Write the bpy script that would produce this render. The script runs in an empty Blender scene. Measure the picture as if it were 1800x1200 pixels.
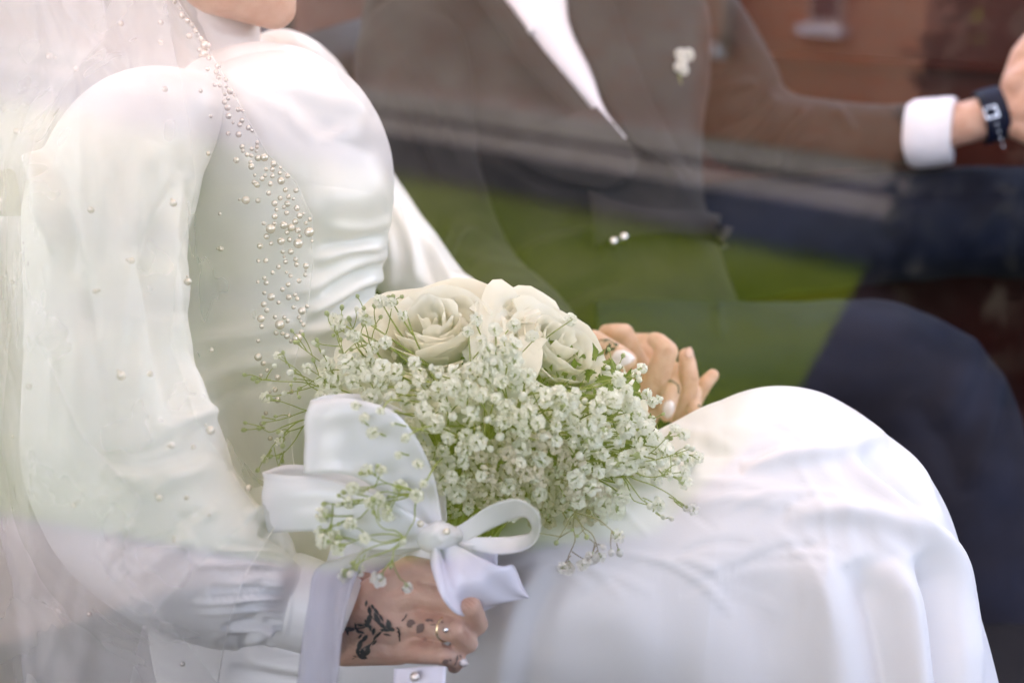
import bpy, bmesh, math, random
import numpy as np
from mathutils import Vector, Matrix
from mathutils.bvhtree import BVHTree

random.seed(7); RNG = np.random.default_rng(7)
S = bpy.context.scene
COL = S.collection

# ------------------------------------------------------------------ camera
CAM = np.array([0.0, 0.0, 1.35]); PITCH = math.radians(20); FPX = 2500.0
cR = np.array([1.0, 0, 0]); cF = np.array([0, math.cos(PITCH), -math.sin(PITCH)]); cU = np.array([0, math.sin(PITCH), math.cos(PITCH)])
cd = bpy.data.cameras.new('camera'); cam = bpy.data.objects.new('camera', cd); COL.objects.link(cam)
cam.location = CAM; cam.rotation_euler = (math.radians(90) - PITCH, 0, 0)
cd.sensor_width = 36; cd.lens = 50; cd.clip_start = 0.01; cd.clip_end = 500
cd.dof.use_dof = True; cd.dof.focus_distance = 1.03; cd.dof.aperture_fstop = 3.8; cd.dof.aperture_blades = 0
S.camera = cam

# ------------------------------------------------------------------ sky, sun, exposure
SUN_EL, SUN_AZ = 68.0, 116.0         # degrees; azimuth from +Y towards -X (high, behind the camera's left shoulder)
W = bpy.data.worlds.new('World'); S.world = W; W.use_nodes = True
nt = W.node_tree; bg = nt.nodes['Background']
sky = nt.nodes.new('ShaderNodeTexSky'); sky.sky_type = 'NISHITA'; sky.sun_disc = False
sky.sun_elevation = math.radians(SUN_EL); sky.sun_rotation = math.radians(-SUN_AZ)
sky.air_density = 1.4; sky.dust_density = 6.0; sky.ozone_density = 1.0
nt.links.new(sky.outputs['Color'], bg.inputs['Color']); bg.inputs['Strength'].default_value = 0.15
sl = bpy.data.lights.new('sun', 'SUN'); sl.energy = 2.0; sl.angle = math.radians(3); sl.color = (1.0, 0.95, 0.88)
sun = bpy.data.objects.new('sun', sl); COL.objects.link(sun)
_e, _a = math.radians(SUN_EL), math.radians(SUN_AZ)
sun_dir = Vector((-math.sin(_a) * math.cos(_e), math.cos(_a) * math.cos(_e), math.sin(_e)))
sun.rotation_euler = sun_dir.to_track_quat('Z', 'Y').to_euler(); sun.location = (0, 0, 12)
S.view_settings.view_transform = 'Standard'; S.view_settings.look = 'None'
S.view_settings.exposure = 3.28
S.view_settings.use_white_balance = True; S.view_settings.white_balance_temperature = 6900; S.view_settings.white_balance_tint = 22; S.view_settings.gamma = 1.0; S.view_settings.use_curve_mapping = False
S.render.engine = 'CYCLES'
S.cycles.use_denoising = True; S.cycles.transparent_max_bounces = 32; S.cycles.max_bounces = 10
S.cycles.diffuse_bounces = 5; S.cycles.sample_clamp_indirect = 8.0; S.cycles.caustics_reflective = False; S.cycles.caustics_refractive = False

# ------------------------------------------------------------------ helpers: points
def P(x, y, d):
    return CAM + d * (cF + (x - 900) / FPX * cR - (y - 600) / FPX * cU)
def pix(v):
    r = np.asarray(v) - CAM
    d = r @ cF
    return 900 + (r @ cR) / d * FPX, 600 - (r @ cU) / d * FPX, d
def nrm(v):
    v = np.asarray(v, float); return v / (np.linalg.norm(v, axis=-1, keepdims=True) + 1e-12)

YAW = math.radians(19)
LAT = np.array([math.sin(YAW), math.cos(YAW), 0.0]); FWD = np.array([math.cos(YAW), -math.sin(YAW), 0.0]); UP = np.array([0, 0, 1.0])
PANE_T = math.radians(2.0); PANE_C = P(900, 600, 0.585)
PANE_N = -LAT * math.cos(PANE_T) + UP * math.sin(PANE_T)
CAR_O = np.array([PANE_C[0], PANE_C[1], 0.0])
def K(f, l, z):                      # car coordinates: forward, across (from the near window), up
    return CAR_O + f * FWD + l * LAT + z * UP
def mirror_ray(x, y):
    d = nrm(P(x, y, 1.0) - CAM); t = ((PANE_C - CAM) @ PANE_N) / (d @ PANE_N)
    q = CAM + t * d; return q, d - 2 * (d @ PANE_N) * PANE_N
def mirror_ground(x, y, z=0.0):      # what stands outside at the place the window mirrors here
    q, r = mirror_ray(x, y); return q + r * ((z - q[2]) / r[2])

# ------------------------------------------------------------------ helpers: objects
def tag(o, label=None, cat=None, group=None, kind=None):
    if label: o['label'] = label
    if cat: o['category'] = cat
    if group: o['group'] = group
    if kind: o['kind'] = kind
    return o
def empty(name, loc=(0, 0, 0)):
    o = bpy.data.objects.new(name, None); o.location = loc; o.empty_display_size = 0.05; COL.objects.link(o); return o
def link(name, me, mat=None, parent=None):
    o = bpy.data.objects.new(name, me); COL.objects.link(o)
    if mat is not None:
        ms = mat if isinstance(mat, (list, tuple)) else [mat]
        if len(me.materials) == 0:
            for m in ms: me.materials.append(m)
    if parent is not None:
        o.parent = parent
        if parent.parent is not None: o.matrix_parent_inverse = (parent.parent.matrix_basis @ parent.matrix_parent_inverse @ parent.matrix_basis).inverted()
        else: o.matrix_parent_inverse = parent.matrix_basis.inverted()
    return o
def mesh(name, v, f, smooth=True, mi=None):
    me = bpy.data.meshes.new(name)
    me.from_pydata([tuple(map(float, p)) for p in v], [], [tuple(int(i) for i in q) for q in f])
    if smooth: me.polygons.foreach_set('use_smooth', [True] * len(me.polygons))
    if mi is not None: me.polygons.foreach_set('material_index', list(map(int, mi)))
    me.validate(); me.update(); return me
def make(name, v, f, mat, parent=None, smooth=True, mi=None):
    return link(name, mesh(name, v, f, smooth, mi), mat, parent)
def grid_faces(m, n, wrap=False, off=0):
    fs = []
    for i in range(m - 1):
        for j in range(n if wrap else n - 1):
            k = (j + 1) % n
            fs.append((off + i * n + j, off + i * n + k, off + (i + 1) * n + k, off + (i + 1) * n + j))
    return fs
def fix_normals(o):
    bm = bmesh.new(); bm.from_mesh(o.data); bmesh.ops.recalc_face_normals(bm, faces=bm.faces); bm.to_mesh(o.data); bm.free(); return o
def catmull(pts, n):
    p = np.asarray(pts, float); k = len(p)
    seg = np.sqrt(np.linalg.norm(np.diff(p[:, :3] if p.shape[1] >= 3 else p, axis=0), axis=1)) + 1e-6
    t = np.concatenate([[0], np.cumsum(seg)]); tt = np.linspace(0, t[-1], n)
    m = np.zeros_like(p)
    m[1:-1] = (p[2:] - p[:-2]) / (t[2:] - t[:-2])[:, None]; m[0] = (p[1] - p[0]) / seg[0]; m[-1] = (p[-1] - p[-2]) / seg[-1]
    i = np.clip(np.searchsorted(t, tt, side='right') - 1, 0, k - 2); h = (t[i + 1] - t[i])[:, None]; s = ((tt - t[i])[:, None]) / h
    return (2 * s**3 - 3 * s**2 + 1) * p[i] + (s**3 - 2 * s**2 + s) * h * m[i] + (-2 * s**3 + 3 * s**2) * p[i + 1] + (s**3 - s**2) * h * m[i + 1]
def grid_normals(g, wrap):
    du = np.gradient(g, axis=0)
    dv = (np.roll(g, -1, 1) - np.roll(g, 1, 1)) if wrap else np.gradient(g, axis=1)
    return nrm(np.cross(du, dv))
def vnoise(p, freq, seed=0, octv=3):
    from mathutils import noise
    out = np.empty(len(p)); s = Vector((seed * 17.3, seed * 5.1, seed * 9.7))
    for i, q in enumerate(p):
        out[i] = noise.fractal(Vector(q) * freq + s, 1.0, 2.0, octv)
    return out
def ridge_field(xy, ridges):
    """height of drawn folds at image-plane points: (polyline, half width, height [, sharp])"""
    h = np.zeros(len(xy))
    for r in ridges:
        pts, w, a = r[0], r[1], r[2]; sharp = r[3] if len(r) > 3 else 0
        q = catmull(np.array(pts, float), 140)
        best = np.full(len(xy), 1e18); arg = np.zeros(len(xy), int)
        lo = q.min(0) - 3 * w; hi = q.max(0) + 3 * w
        sel = np.where((xy[:, 0] > lo[0]) & (xy[:, 0] < hi[0]) & (xy[:, 1] > lo[1]) & (xy[:, 1] < hi[1]))[0]
        if not len(sel): continue
        D = ((xy[sel][:, None, :] - q[None]) ** 2).sum(2)
        arg = D.argmin(1); dist = np.sqrt(D.min(1)); t = arg / 139.0
        tap = np.clip(np.minimum(t, 1 - t) * 5, 0, 1) ** 0.7
        prof = np.exp(-dist / w * 1.4) if sharp else np.exp(-(dist / w) ** 2)
        h[sel] += a * tap * prof
    return h
def loft_grid(secs, m=120, n=64, sup=2.0, roll=0.0):
    """closed tube: secs = (px, py, depth, half width in px, half thickness in m)"""
    s = np.array(secs, float)
    pts = np.array([P(*r[:3]) for r in s]); wid = s[:, 3] * s[:, 2] / FPX
    q = catmull(np.column_stack([pts, wid, s[:, 4]]), m); c = q[:, :3]
    T = nrm(np.gradient(c, axis=0)); V = nrm(c - CAM)
    e1 = nrm(np.cross(T, V)); e2 = nrm(np.cross(e1, T))
    th = np.linspace(0, 2 * math.pi, n, endpoint=False) + roll
    cs, sn = np.cos(th), np.sin(th)
    cs = np.sign(cs) * np.abs(cs) ** (2 / sup); sn = np.sign(sn) * np.abs(sn) ** (2 / sup)
    return c[:, None] + e1[:, None] * (q[:, 3][:, None, None] * cs[None, :, None]) + e2[:, None] * (q[:, 4][:, None, None] * sn[None, :, None]), c
def fold(g, c, ridges, noise_amp=0.0, noise_f=12.0, seed=0, gather=None):
    N = grid_normals(g, True); out = g - c[:, None]
    sg = np.sign((N * out).sum(2).mean()); N = N * sg
    flat = g.reshape(-1, 3); x, y, d = pix(flat); front = np.clip((N.reshape(-1, 3) * nrm(CAM - flat)).sum(1) * 3 + 0.4, 0, 1)
    h = ridge_field(np.column_stack([x, y]), ridges) * front if ridges else np.zeros(len(flat))
    if noise_amp: h = h + noise_amp * vnoise(flat, noise_f, seed)
    if gather is not None:
        h = h + gather(g, c).reshape(-1)
    return g + N * h.reshape(g.shape[:2])[:, :, None]
def loft(name, secs, mat, parent=None, ridges=(), m=120, n=64, sup=2.0, noise_amp=0.0, noise_f=12.0, seed=0, cap=True, gather=None):
    g, c = loft_grid(secs, m, n, sup)
    g = fold(g, c, ridges, noise_amp, noise_f, seed, gather)
    v = g.reshape(-1, 3); f = grid_faces(m, n, True)
    if cap:
        k = len(v); v = np.vstack([v, c[0], c[-1]])
        f += [(k, (j + 1) % n, j) for j in range(n)] + [(k + 1, (m - 1) * n + j, (m - 1) * n + (j + 1) % n) for j in range(n)]
    return fix_normals(make(name, v, f, mat, parent))
def hull_capsules(caps):
    bm = bmesh.new()
    for (a, ra, b, rb) in caps:
        t = bmesh.new()
        for p, r in ((a, ra), (b, rb)):
            mtx = Matrix.Translation(Vector(p)) @ Matrix.Diagonal((r, r, r, 1))
            bmesh.ops.create_icosphere(t, subdivisions=3, radius=1.0, matrix=mtx)
        h = bmesh.ops.convex_hull(t, input=t.verts)
        bad = [e for e in set(h.get('geom_interior', []) + h.get('geom_unused', [])) if isinstance(e, bmesh.types.BMVert)]
        bmesh.ops.delete(t, geom=bad, context='VERTS')
        me = bpy.data.meshes.new('t'); t.to_mesh(me); t.free(); bm.from_mesh(me); bpy.data.meshes.remove(me)
    return bm
def organic(name, caps, voxel, mat, parent=None, smooth_it=6, fac=0.5):
    """one continuous surface grown round tapered bones"""
    bm = hull_capsules(caps); me = bpy.data.meshes.new(name); bm.to_mesh(me); bm.free()
    o = bpy.data.objects.new(name, me); COL.objects.link(o)
    r = o.modifiers.new('r', 'REMESH'); r.mode = 'VOXEL'; r.voxel_size = voxel
    s = o.modifiers.new('s', 'SMOOTH'); s.iterations = smooth_it; s.factor = fac
    dg = bpy.context.evaluated_depsgraph_get(); dg.update()
    out = bpy.data.meshes.new_from_object(o.evaluated_get(dg)); out.name = name
    bpy.data.objects.remove(o); bpy.data.meshes.remove(me)
    out.polygons.foreach_set('use_smooth', [True] * len(out.polygons)); out.materials.clear()
    return link(name, out, mat, parent)
def chain(pts):                       # [(px,py,d,r_px)...] -> tapered bones
    out = []
    for a, b in zip(pts[:-1], pts[1:]):
        out.append((P(*a[:3]), a[3] * a[2] / FPX, P(*b[:3]), b[3] * b[2] / FPX))
    return out
def bvh_of(o):
    me = o.data; mw = o.matrix_world if o.parent is None else Matrix.Identity(4)
    return BVHTree.FromPolygons([v.co.copy() for v in me.vertices], [tuple(p.vertices) for p in me.polygons])
def bvh_many(objs):
    V, F, k = [], [], 0
    for o in objs:
        V += [v.co.copy() for v in o.data.vertices]; F += [tuple(i + k for i in p.vertices) for p in o.data.polygons]; k = len(V)
    return BVHTree.FromPolygons(V, F)
def tube_verts(pts, r0, r1=None, n=6, close=True):
    p = np.asarray(pts, float); k = len(p); r = np.linspace(r0, r0 if r1 is None else r1, k)
    T = nrm(np.gradient(p, axis=0)); a = np.array([0.3, 0.2, 0.93]); e1 = nrm(np.cross(T, a)); e2 = np.cross(T, e1)
    th = np.linspace(0, 2 * math.pi, n, endpoint=False)
    v = (p[:, None] + r[:, None, None] * (e1[:, None] * np.cos(th)[None, :, None] + e2[:, None] * np.sin(th)[None, :, None])).reshape(-1, 3)
    f = grid_faces(k, n, True)
    if close: f += [tuple(range(n - 1, -1, -1)), tuple(range((k - 1) * n, k * n))]
    return v, f
class MB:
    def __init__(s): s.v, s.f, s.m, s.k = [], [], [], 0
    def add(s, v, f, mi=0):
        s.v.append(np.asarray(v, float)); s.f += [tuple(i + s.k for i in q) for q in f]; s.m += [mi] * len(f); s.k += len(v)
    def box(s, fn, a, b, mi=0):
        (x0, y0, z0), (x1, y1, z1) = a, b
        c = [(x0, y0, z0), (x1, y0, z0), (x1, y1, z0), (x0, y1, z0), (x0, y0, z1), (x1, y0, z1), (x1, y1, z1), (x0, y1, z1)]
        s.add(np.array([fn(*q) for q in c]), [(0, 3, 2, 1), (4, 5, 6, 7), (0, 1, 5, 4), (1, 2, 6, 5), (2, 3, 7, 6), (3, 0, 4, 7)], mi)
    def build(s, name, mat, parent=None, smooth=False, bevel=0.0):
        o = make(name, np.vstack(s.v), s.f, mat, parent, smooth, s.m)
        if bevel:
            bm = bmesh.new(); bm.from_mesh(o.data); bmesh.ops.recalc_face_normals(bm, faces=bm.faces)
            bmesh.ops.bevel(bm, geom=bm.edges[:], offset=bevel, segments=3, profile=0.5, affect='EDGES'); bm.to_mesh(o.data); bm.free()
            o.data.polygons.foreach_set('use_smooth', [True] * len(o.data.polygons))
        return fix_normals(o)

# ------------------------------------------------------------------ materials
def mat(name, col, rough=0.6, spec=0.5, col2=None, nscale=8.0, bump=0.0, bscale=60.0, **kw):
    m = bpy.data.materials.new(name); m.use_nodes = True; t = m.node_tree; b = t.nodes['Principled BSDF']
    b.inputs['Base Color'].default_value = (*col, 1); b.inputs['Roughness'].default_value = rough; b.inputs['Specular IOR Level'].default_value = spec
    for k, v in kw.items(): b.inputs[k.replace('_', ' ')].default_value = v
    tc = t.nodes.new('ShaderNodeTexCoord')
    if col2 is not None:
        n = t.nodes.new('ShaderNodeTexNoise'); n.inputs['Scale'].default_value = nscale; n.inputs['Detail'].default_value = 5
        r = t.nodes.new('ShaderNodeValToRGB'); r.color_ramp.elements[0].position = 0.35; r.color_ramp.elements[1].position = 0.65
        r.color_ramp.elements[0].color = (*col, 1); r.color_ramp.elements[1].color = (*col2, 1)
        t.links.new(tc.outputs['Object'], n.inputs['Vector']); t.links.new(n.outputs['Fac'], r.inputs['Fac']); t.links.new(r.outputs['Color'], b.inputs['Base Color'])
    if bump:
        n = t.nodes.new('ShaderNodeTexNoise'); n.inputs['Scale'].default_value = bscale; n.inputs['Detail'].default_value = 4
        bp = t.nodes.new('ShaderNodeBump'); bp.inputs['Strength'].default_value = bump; bp.inputs['Distance'].default_value = 0.002
        t.links.new(tc.outputs['Object'], n.inputs['Vector']); t.links.new(n.outputs['Fac'], bp.inputs['Height']); t.links.new(bp.outputs['Normal'], b.inputs['Normal'])
    return m
def sheer(name, col, alpha, scale=900.0):
    """thin woven cloth that lets part of the light straight through"""
    m = bpy.data.materials.new(name); m.use_nodes = True; t = m.node_tree; t.nodes.clear()
    o = t.nodes.new('ShaderNodeOutputMaterial'); mx = t.nodes.new('ShaderNodeMixShader'); tr = t.nodes.new('ShaderNodeBsdfTransparent')
    m2 = t.nodes.new('ShaderNodeMixShader'); di = t.nodes.new('ShaderNodeBsdfDiffuse'); tl = t.nodes.new('ShaderNodeBsdfTranslucent')
    for n in (di, tl): n.inputs['Color'].default_value = (*col, 1)
    m2.inputs[0].default_value = 0.45
    tc = t.nodes.new('ShaderNodeTexCoord'); no = t.nodes.new('ShaderNodeTexNoise'); no.inputs['Scale'].default_value = 14; no.inputs['Detail'].default_value = 3
    mp = t.nodes.new('ShaderNodeMapRange'); mp.inputs['To Min'].default_value = alpha * 0.65; mp.inputs['To Max'].default_value = min(1, alpha * 1.35)
    L = t.links.new
    L(tc.outputs['Object'], no.inputs['Vector']); L(no.outputs['Fac'], mp.inputs['Value']); L(mp.outputs['Result'], mx.inputs[0])
    L(di.outputs[0], m2.inputs[1]); L(tl.outputs[0], m2.inputs[2]); L(tr.outputs[0], mx.inputs[1]); L(m2.outputs[0], mx.inputs[2]); L(mx.outputs[0], o.inputs[0])
    return m
def leafy(name, col, col2, trans=0.35, rough=0.6):
    m = bpy.data.materials.new(name); m.use_nodes = True; t = m.node_tree; b = t.nodes['Principled BSDF']; o = t.nodes['Material Output']
    oi = t.nodes.new('ShaderNodeTexCoord'); no = t.nodes.new('ShaderNodeTexNoise'); no.inputs['Scale'].default_value = 45
    r = t.nodes.new('ShaderNodeValToRGB'); r.color_ramp.elements[0].color = (*col, 1); r.color_ramp.elements[1].color = (*col2, 1)
    r.color_ramp.elements[0].position = 0.3; r.color_ramp.elements[1].position = 0.7
    tl = t.nodes.new('ShaderNodeBsdfTranslucent'); mx = t.nodes.new('ShaderNodeMixShader'); mx.inputs[0].default_value = trans
    L = t.links.new; L(oi.outputs['Object'], no.inputs['Vector']); L(no.outputs['Fac'], r.inputs['Fac']); L(r.outputs['Color'], b.inputs['Base Color']); L(r.outputs['Color'], tl.inputs['Color'])
    b.inputs['Roughness'].default_value = rough; b.inputs['Specular IOR Level'].default_value = 0.3
    L(b.outputs[0], mx.inputs[1]); L(tl.outputs[0], mx.inputs[2]); L(mx.outputs[0], o.inputs[0])
    return m
M = {}
M['satin'] = mat('white_satin', (0.80, 0.79, 0.785), 0.34, 0.5, bump=0.05, bscale=900, Sheen_Weight=0.15, Sheen_Roughness=0.4)
M['satin_skirt'] = mat('skirt_satin', (0.80, 0.785, 0.78), 0.5, 0.4, bump=0.05, bscale=900, Sheen_Weight=0.15)
M['ribbon'] = mat('ribbon_satin', (0.82, 0.80, 0.89), 0.24, 0.5, bump=0.03, bscale=1200)
M['tulle'] = sheer('white_tulle', (0.95, 0.945, 0.95), 0.24)
M['organza'] = sheer('organza', (0.78, 0.78, 0.86), 0.62)
M['collar'] = mat('collar_jersey', (0.80, 0.76, 0.75), 0.7, 0.2, bump=0.08, bscale=700)
def skin(name, c1, c2):
    m = mat(name, c1, 0.45, 0.4, c2, 60.0, 0.35, 520.0); b = m.node_tree.nodes['Principled BSDF']
    b.inputs['Subsurface Weight'].default_value = 0.18; b.inputs['Subsurface Radius'].default_value = (1.0, 0.35, 0.2); b.inputs['Subsurface Scale'].default_value = 0.006
    return m
M['skin_b'] = skin('bride_skin', (0.62, 0.36, 0.26), (0.70, 0.45, 0.34))
M['skin_g'] = skin('groom_skin', (0.58, 0.32, 0.225), (0.68, 0.42, 0.32))
M['nail'] = mat('white_nail_polish', (0.80, 0.72, 0.70), 0.12, 0.6, Coat_Weight=0.6)
M['nail_bare'] = mat('bare_nail', (0.68, 0.42, 0.35), 0.25, 0.5)
M['ink'] = mat('tattoo_ink', (0.012, 0.016, 0.012), 0.5, 0.3, (0.035, 0.04, 0.03), 240.0)
M['ink_faded'] = mat('faded_tattoo_ink', (0.20, 0.13, 0.105), 0.5, 0.3)
M['silver'] = mat('silver', (0.75, 0.72, 0.70), 0.18, 0.5, Metallic=1.0)
M['gold'] = mat('gold', (0.80, 0.62, 0.36), 0.2, 0.5, Metallic=1.0)
M['pearl'] = mat('pearl', (0.72, 0.64, 0.585), 0.12, 0.8, Coat_Weight=1.0, Coat_Roughness=0.05, Metallic=0.35)
M['petal'] = leafy('rose_petal', (0.92, 0.88, 0.79), (0.94, 0.92, 0.87), 0.45, 0.55)
M['blossom'] = leafy('gypsophila_blossom', (0.88, 0.865, 0.80), (0.92, 0.91, 0.86), 0.35, 0.6)
M['blossom_pink'] = leafy('reflection_tinted_blossom', (0.72, 0.64, 0.58), (0.78, 0.71, 0.64), 0.3, 0.6)  # pinkish reflection over the bouquet, put into the blossom colour
M['bud'] = leafy('green_bud', (0.36, 0.42, 0.20), (0.60, 0.62, 0.42), 0.3, 0.6)
M['stem'] = mat('flower_stem', (0.24, 0.29, 0.075), 0.55, 0.3, (0.34, 0.37, 0.14), 30.0)
M['stem_dry'] = mat('dry_stem', (0.30, 0.25, 0.15), 0.6, 0.3, (0.40, 0.34, 0.22), 30.0)
M['leaf'] = leafy('filler_leaf', (0.10, 0.17, 0.03), (0.24, 0.30, 0.09), 0.4, 0.5)
M['jacket'] = mat('taupe_grey_wool', (0.020, 0.0175, 0.016), 0.85, 0.12, (0.028, 0.025, 0.023), 20.0, 0.2, 600.0, Sheen_Weight=0.06)
M['trouser'] = mat('navy_wool', (0.004, 0.005, 0.011), 0.7, 0.12, (0.007, 0.010, 0.022), 14.0, 0.15, 700.0, Sheen_Weight=0.02)
M['shirt'] = mat('white_shirt', (0.80, 0.78, 0.83), 0.7, 0.3, bump=0.08, bscale=900)
M['strap'] = mat('navy_leather', (0.006, 0.009, 0.028), 0.6, 0.2, bump=0.2, bscale=500)
M['leather_red'] = mat('oxblood_leather', (0.035, 0.0035, 0.001), 0.5, 0.3, (0.06, 0.008, 0.002), 5.0, 0.25, 260.0)
M['leather_tan'] = mat('olive_beige_leather', (0.34, 0.32, 0.23), 0.5, 0.4, (0.40, 0.37, 0.28), 6.0, 0.2, 260.0)
M['black'] = mat('black_plastic', (0.006, 0.006, 0.0065), 0.65, 0.15, bump=0.2, bscale=400)
M['carpet'] = mat('dark_carpet', (0.012, 0.011, 0.012), 0.95, 0.1, bump=0.5, bscale=500)
M['headliner'] = mat('headliner', (0.45, 0.43, 0.40), 0.9, 0.2)
def diffuser_mat(name, col, f):
    m = bpy.data.materials.new(name); m.use_nodes = True; t = m.node_tree; t.nodes.clear()
    o = t.nodes.new('ShaderNodeOutputMaterial'); mx = t.nodes.new('ShaderNodeMixShader'); di = t.nodes.new('ShaderNodeBsdfDiffuse'); tl = t.nodes.new('ShaderNodeBsdfTranslucent')
    di.inputs[0].default_value = (*col, 1); tl.inputs[0].default_value = (*col, 1); mx.inputs[0].default_value = f
    L = t.links.new; L(di.outputs[0], mx.inputs[1]); L(tl.outputs[0], mx.inputs[2]); L(mx.outputs[0], o.inputs[0]); return m
M['roof_diffuser'] = diffuser_mat('pale_diffuser', (0.86, 0.80, 0.76), 0.13)  # added light diffuser: sunlit from above, glows softly over the cabin
M['paint'] = mat('car_paint', (0.02, 0.02, 0.025), 0.2, 0.5, Coat_Weight=1.0)
def glass_mat():
    m = bpy.data.materials.new('window_glass'); m.use_nodes = True; t = m.node_tree; t.nodes.clear()
    o = t.nodes.new('ShaderNodeOutputMaterial'); mx = t.nodes.new('ShaderNodeMixShader'); tr = t.nodes.new('ShaderNodeBsdfTransparent'); gl = t.nodes.new('ShaderNodeBsdfGlossy')
    fr = t.nodes.new('ShaderNodeFresnel'); fr.inputs['IOR'].default_value = 1.92
    tr.inputs['Color'].default_value = (0.97, 0.985, 0.975, 1); gl.inputs['Roughness'].default_value = 0.0; gl.inputs['Color'].default_value = (1, 1, 1, 1)
    L = t.links.new; L(fr.outputs[0], mx.inputs[0]); L(tr.outputs[0], mx.inputs[1]); L(gl.outputs[0], mx.inputs[2]); L(mx.outputs[0], o.inputs[0])
    return m
M['glass'] = glass_mat()

# ================================================================== SETTING OUTSIDE (mirrored in the side window)
M['soil'] = mat('ground_soil', (0.050, 0.040, 0.038), 0.95, 0.0, (0.066, 0.055, 0.053), 2.0)
M['grass'] = mat('lawn_grass', (0.030, 0.050, 0.003), 0.9, 0.0, (0.050, 0.072, 0.007), 1.3, 0.6, 90.0)
def brick_mat(name, c1, c2, mortar, scale):
    m = bpy.data.materials.new(name); m.use_nodes = True; t = m.node_tree; b = t.nodes['Principled BSDF']
    tc = t.nodes.new('ShaderNodeTexCoord'); br = t.nodes.new('ShaderNodeTexBrick'); br.inputs['Color1'].default_value = (*c1, 1); br.inputs['Color2'].default_value = (*c2, 1)
    br.inputs['Mortar'].default_value = (*mortar, 1); br.inputs['Scale'].default_value = scale; br.inputs['Mortar Size'].default_value = 0.015
    no = t.nodes.new('ShaderNodeTexNoise'); no.inputs['Scale'].default_value = 1.6; no.inputs['Detail'].default_value = 6
    mx = t.nodes.new('ShaderNodeMix'); mx.data_type = 'RGBA'; mx.blend_type = 'MULTIPLY'; mx.inputs['Factor'].default_value = 0.7
    rp = t.nodes.new('ShaderNodeValToRGB'); rp.color_ramp.elements[0].position = 0.3; rp.color_ramp.elements[1].position = 0.7
    rp.color_ramp.elements[0].color = (0.45, 0.36, 0.32, 1); rp.color_ramp.elements[1].color = (1, 1, 1, 1)
    L = t.links.new; L(tc.outputs['UV'], br.inputs['Vector']); L(tc.outputs['Object'], no.inputs['Vector']); L(no.outputs['Fac'], rp.inputs['Fac'])
    L(br.outputs['Color'], mx.inputs[6]); L(rp.outputs['Color'], mx.inputs[7]); L(mx.outputs[2], b.inputs['Base Color']); b.inputs['Roughness'].default_value = 0.9
    return m
M['brick'] = brick_mat('brown_brick', (0.52, 0.31, 0.22), (0.56, 0.42, 0.33), (0.50, 0.43, 0.37), 3.2)
M['brick_orange'] = brick_mat('orange_brick', (0.60, 0.235, 0.115), (0.62, 0.29, 0.16), (0.52, 0.33, 0.22), 3.2)
M['stone'] = mat('weathered_stone', (0.46, 0.37, 0.31), 0.9, 0.2, (0.58, 0.48, 0.41), 3.0, 0.4, 40.0)
M['asphalt'] = mat('asphalt', (0.007, 0.007, 0.009), 0.95, 0.0, (0.011, 0.011, 0.014), 5.0, 0.4, 80.0)
M['slate'] = mat('dark_slate_kerb', (0.030, 0.032, 0.038), 0.7, 0.3, (0.05, 0.05, 0.056), 6.0, 0.4, 30.0)
M['paver'] = brick_mat('red_pavers', (0.13, 0.095, 0.088), (0.15, 0.12, 0.115), (0.12, 0.11, 0.105), 4.0)
M['dark_leaf'] = leafy('evergreen_leaf', (0.008, 0.010, 0.006), (0.016, 0.018, 0.010), 0.1, 0.95)
M['bark'] = mat('bark', (0.06, 0.045, 0.035), 0.9, 0.2, (0.10, 0.08, 0.06), 20.0, 0.6, 30.0)

gA, gB = mirror_ground(690, 290), mirror_ground(1500, 445)
W_DIR = nrm((gB - gA) * np.array([1, 1, 0])); W_NOR = np.array([-W_DIR[1], W_DIR[0], 0.0])
if W_NOR @ (np.array([0, 0, 0]) - gA) < 0: W_NOR = -W_NOR
def Wp(s, out, z):                    # building coordinates: along the wall, out from it, up
    return gA + s * W_DIR + out * W_NOR + z * UP
def mirror_wall(x, y, out=0.0):
    q, r = mirror_ray(x, y); t = ((gA + out * W_NOR - q) @ W_NOR) / (r @ W_NOR); h = q + r * t
    return (h - gA) @ W_DIR, h[2]
def uv_planar(o, ax, ay):
    me = o.data; uv = me.uv_layers.new(name='UVMap')
    for lp in me.loops:
        c = np.array(me.vertices[lp.vertex_index].co); uv.data[lp.index].uv = (float(c @ ax), float(c @ ay))
v = [(-200, -200, -0.012), (200, -200, -0.012), (200, 200, -0.012), (-200, 200, -0.012)]
tag(make('ground', v, [(0, 1, 2, 3)], M['soil'], smooth=False), kind='structure')
lw = [K(-30, -40, 0), K(30, -40, 0), K(30, -1.95, 0), K(-30, -1.95, 0)]
lawn = tag(make('lawn', lw, [(0, 1, 2, 3)], M['grass'], smooth=False), kind='structure')
rd = [K(-30, -0.30, 0.004), K(-1.75, -0.35, 0.004), K(-1.6, -1.2, 0.004), K(-1.3, -1.75, 0.004), K(-0.9, -2.05, 0.004), K(-0.45, -2.4, 0.004), K(-0.3, -3.5, 0.004), K(-0.27, -5.2, 0.004), K(-0.02, -7.8, 0.004), K(30, -9, 0.004), K(30, 30, 0.004), K(-30, 30, 0.004)]
rd = tag(make('driveway', rd, [tuple(range(11))], M['asphalt'], smooth=False), kind='structure')

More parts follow.
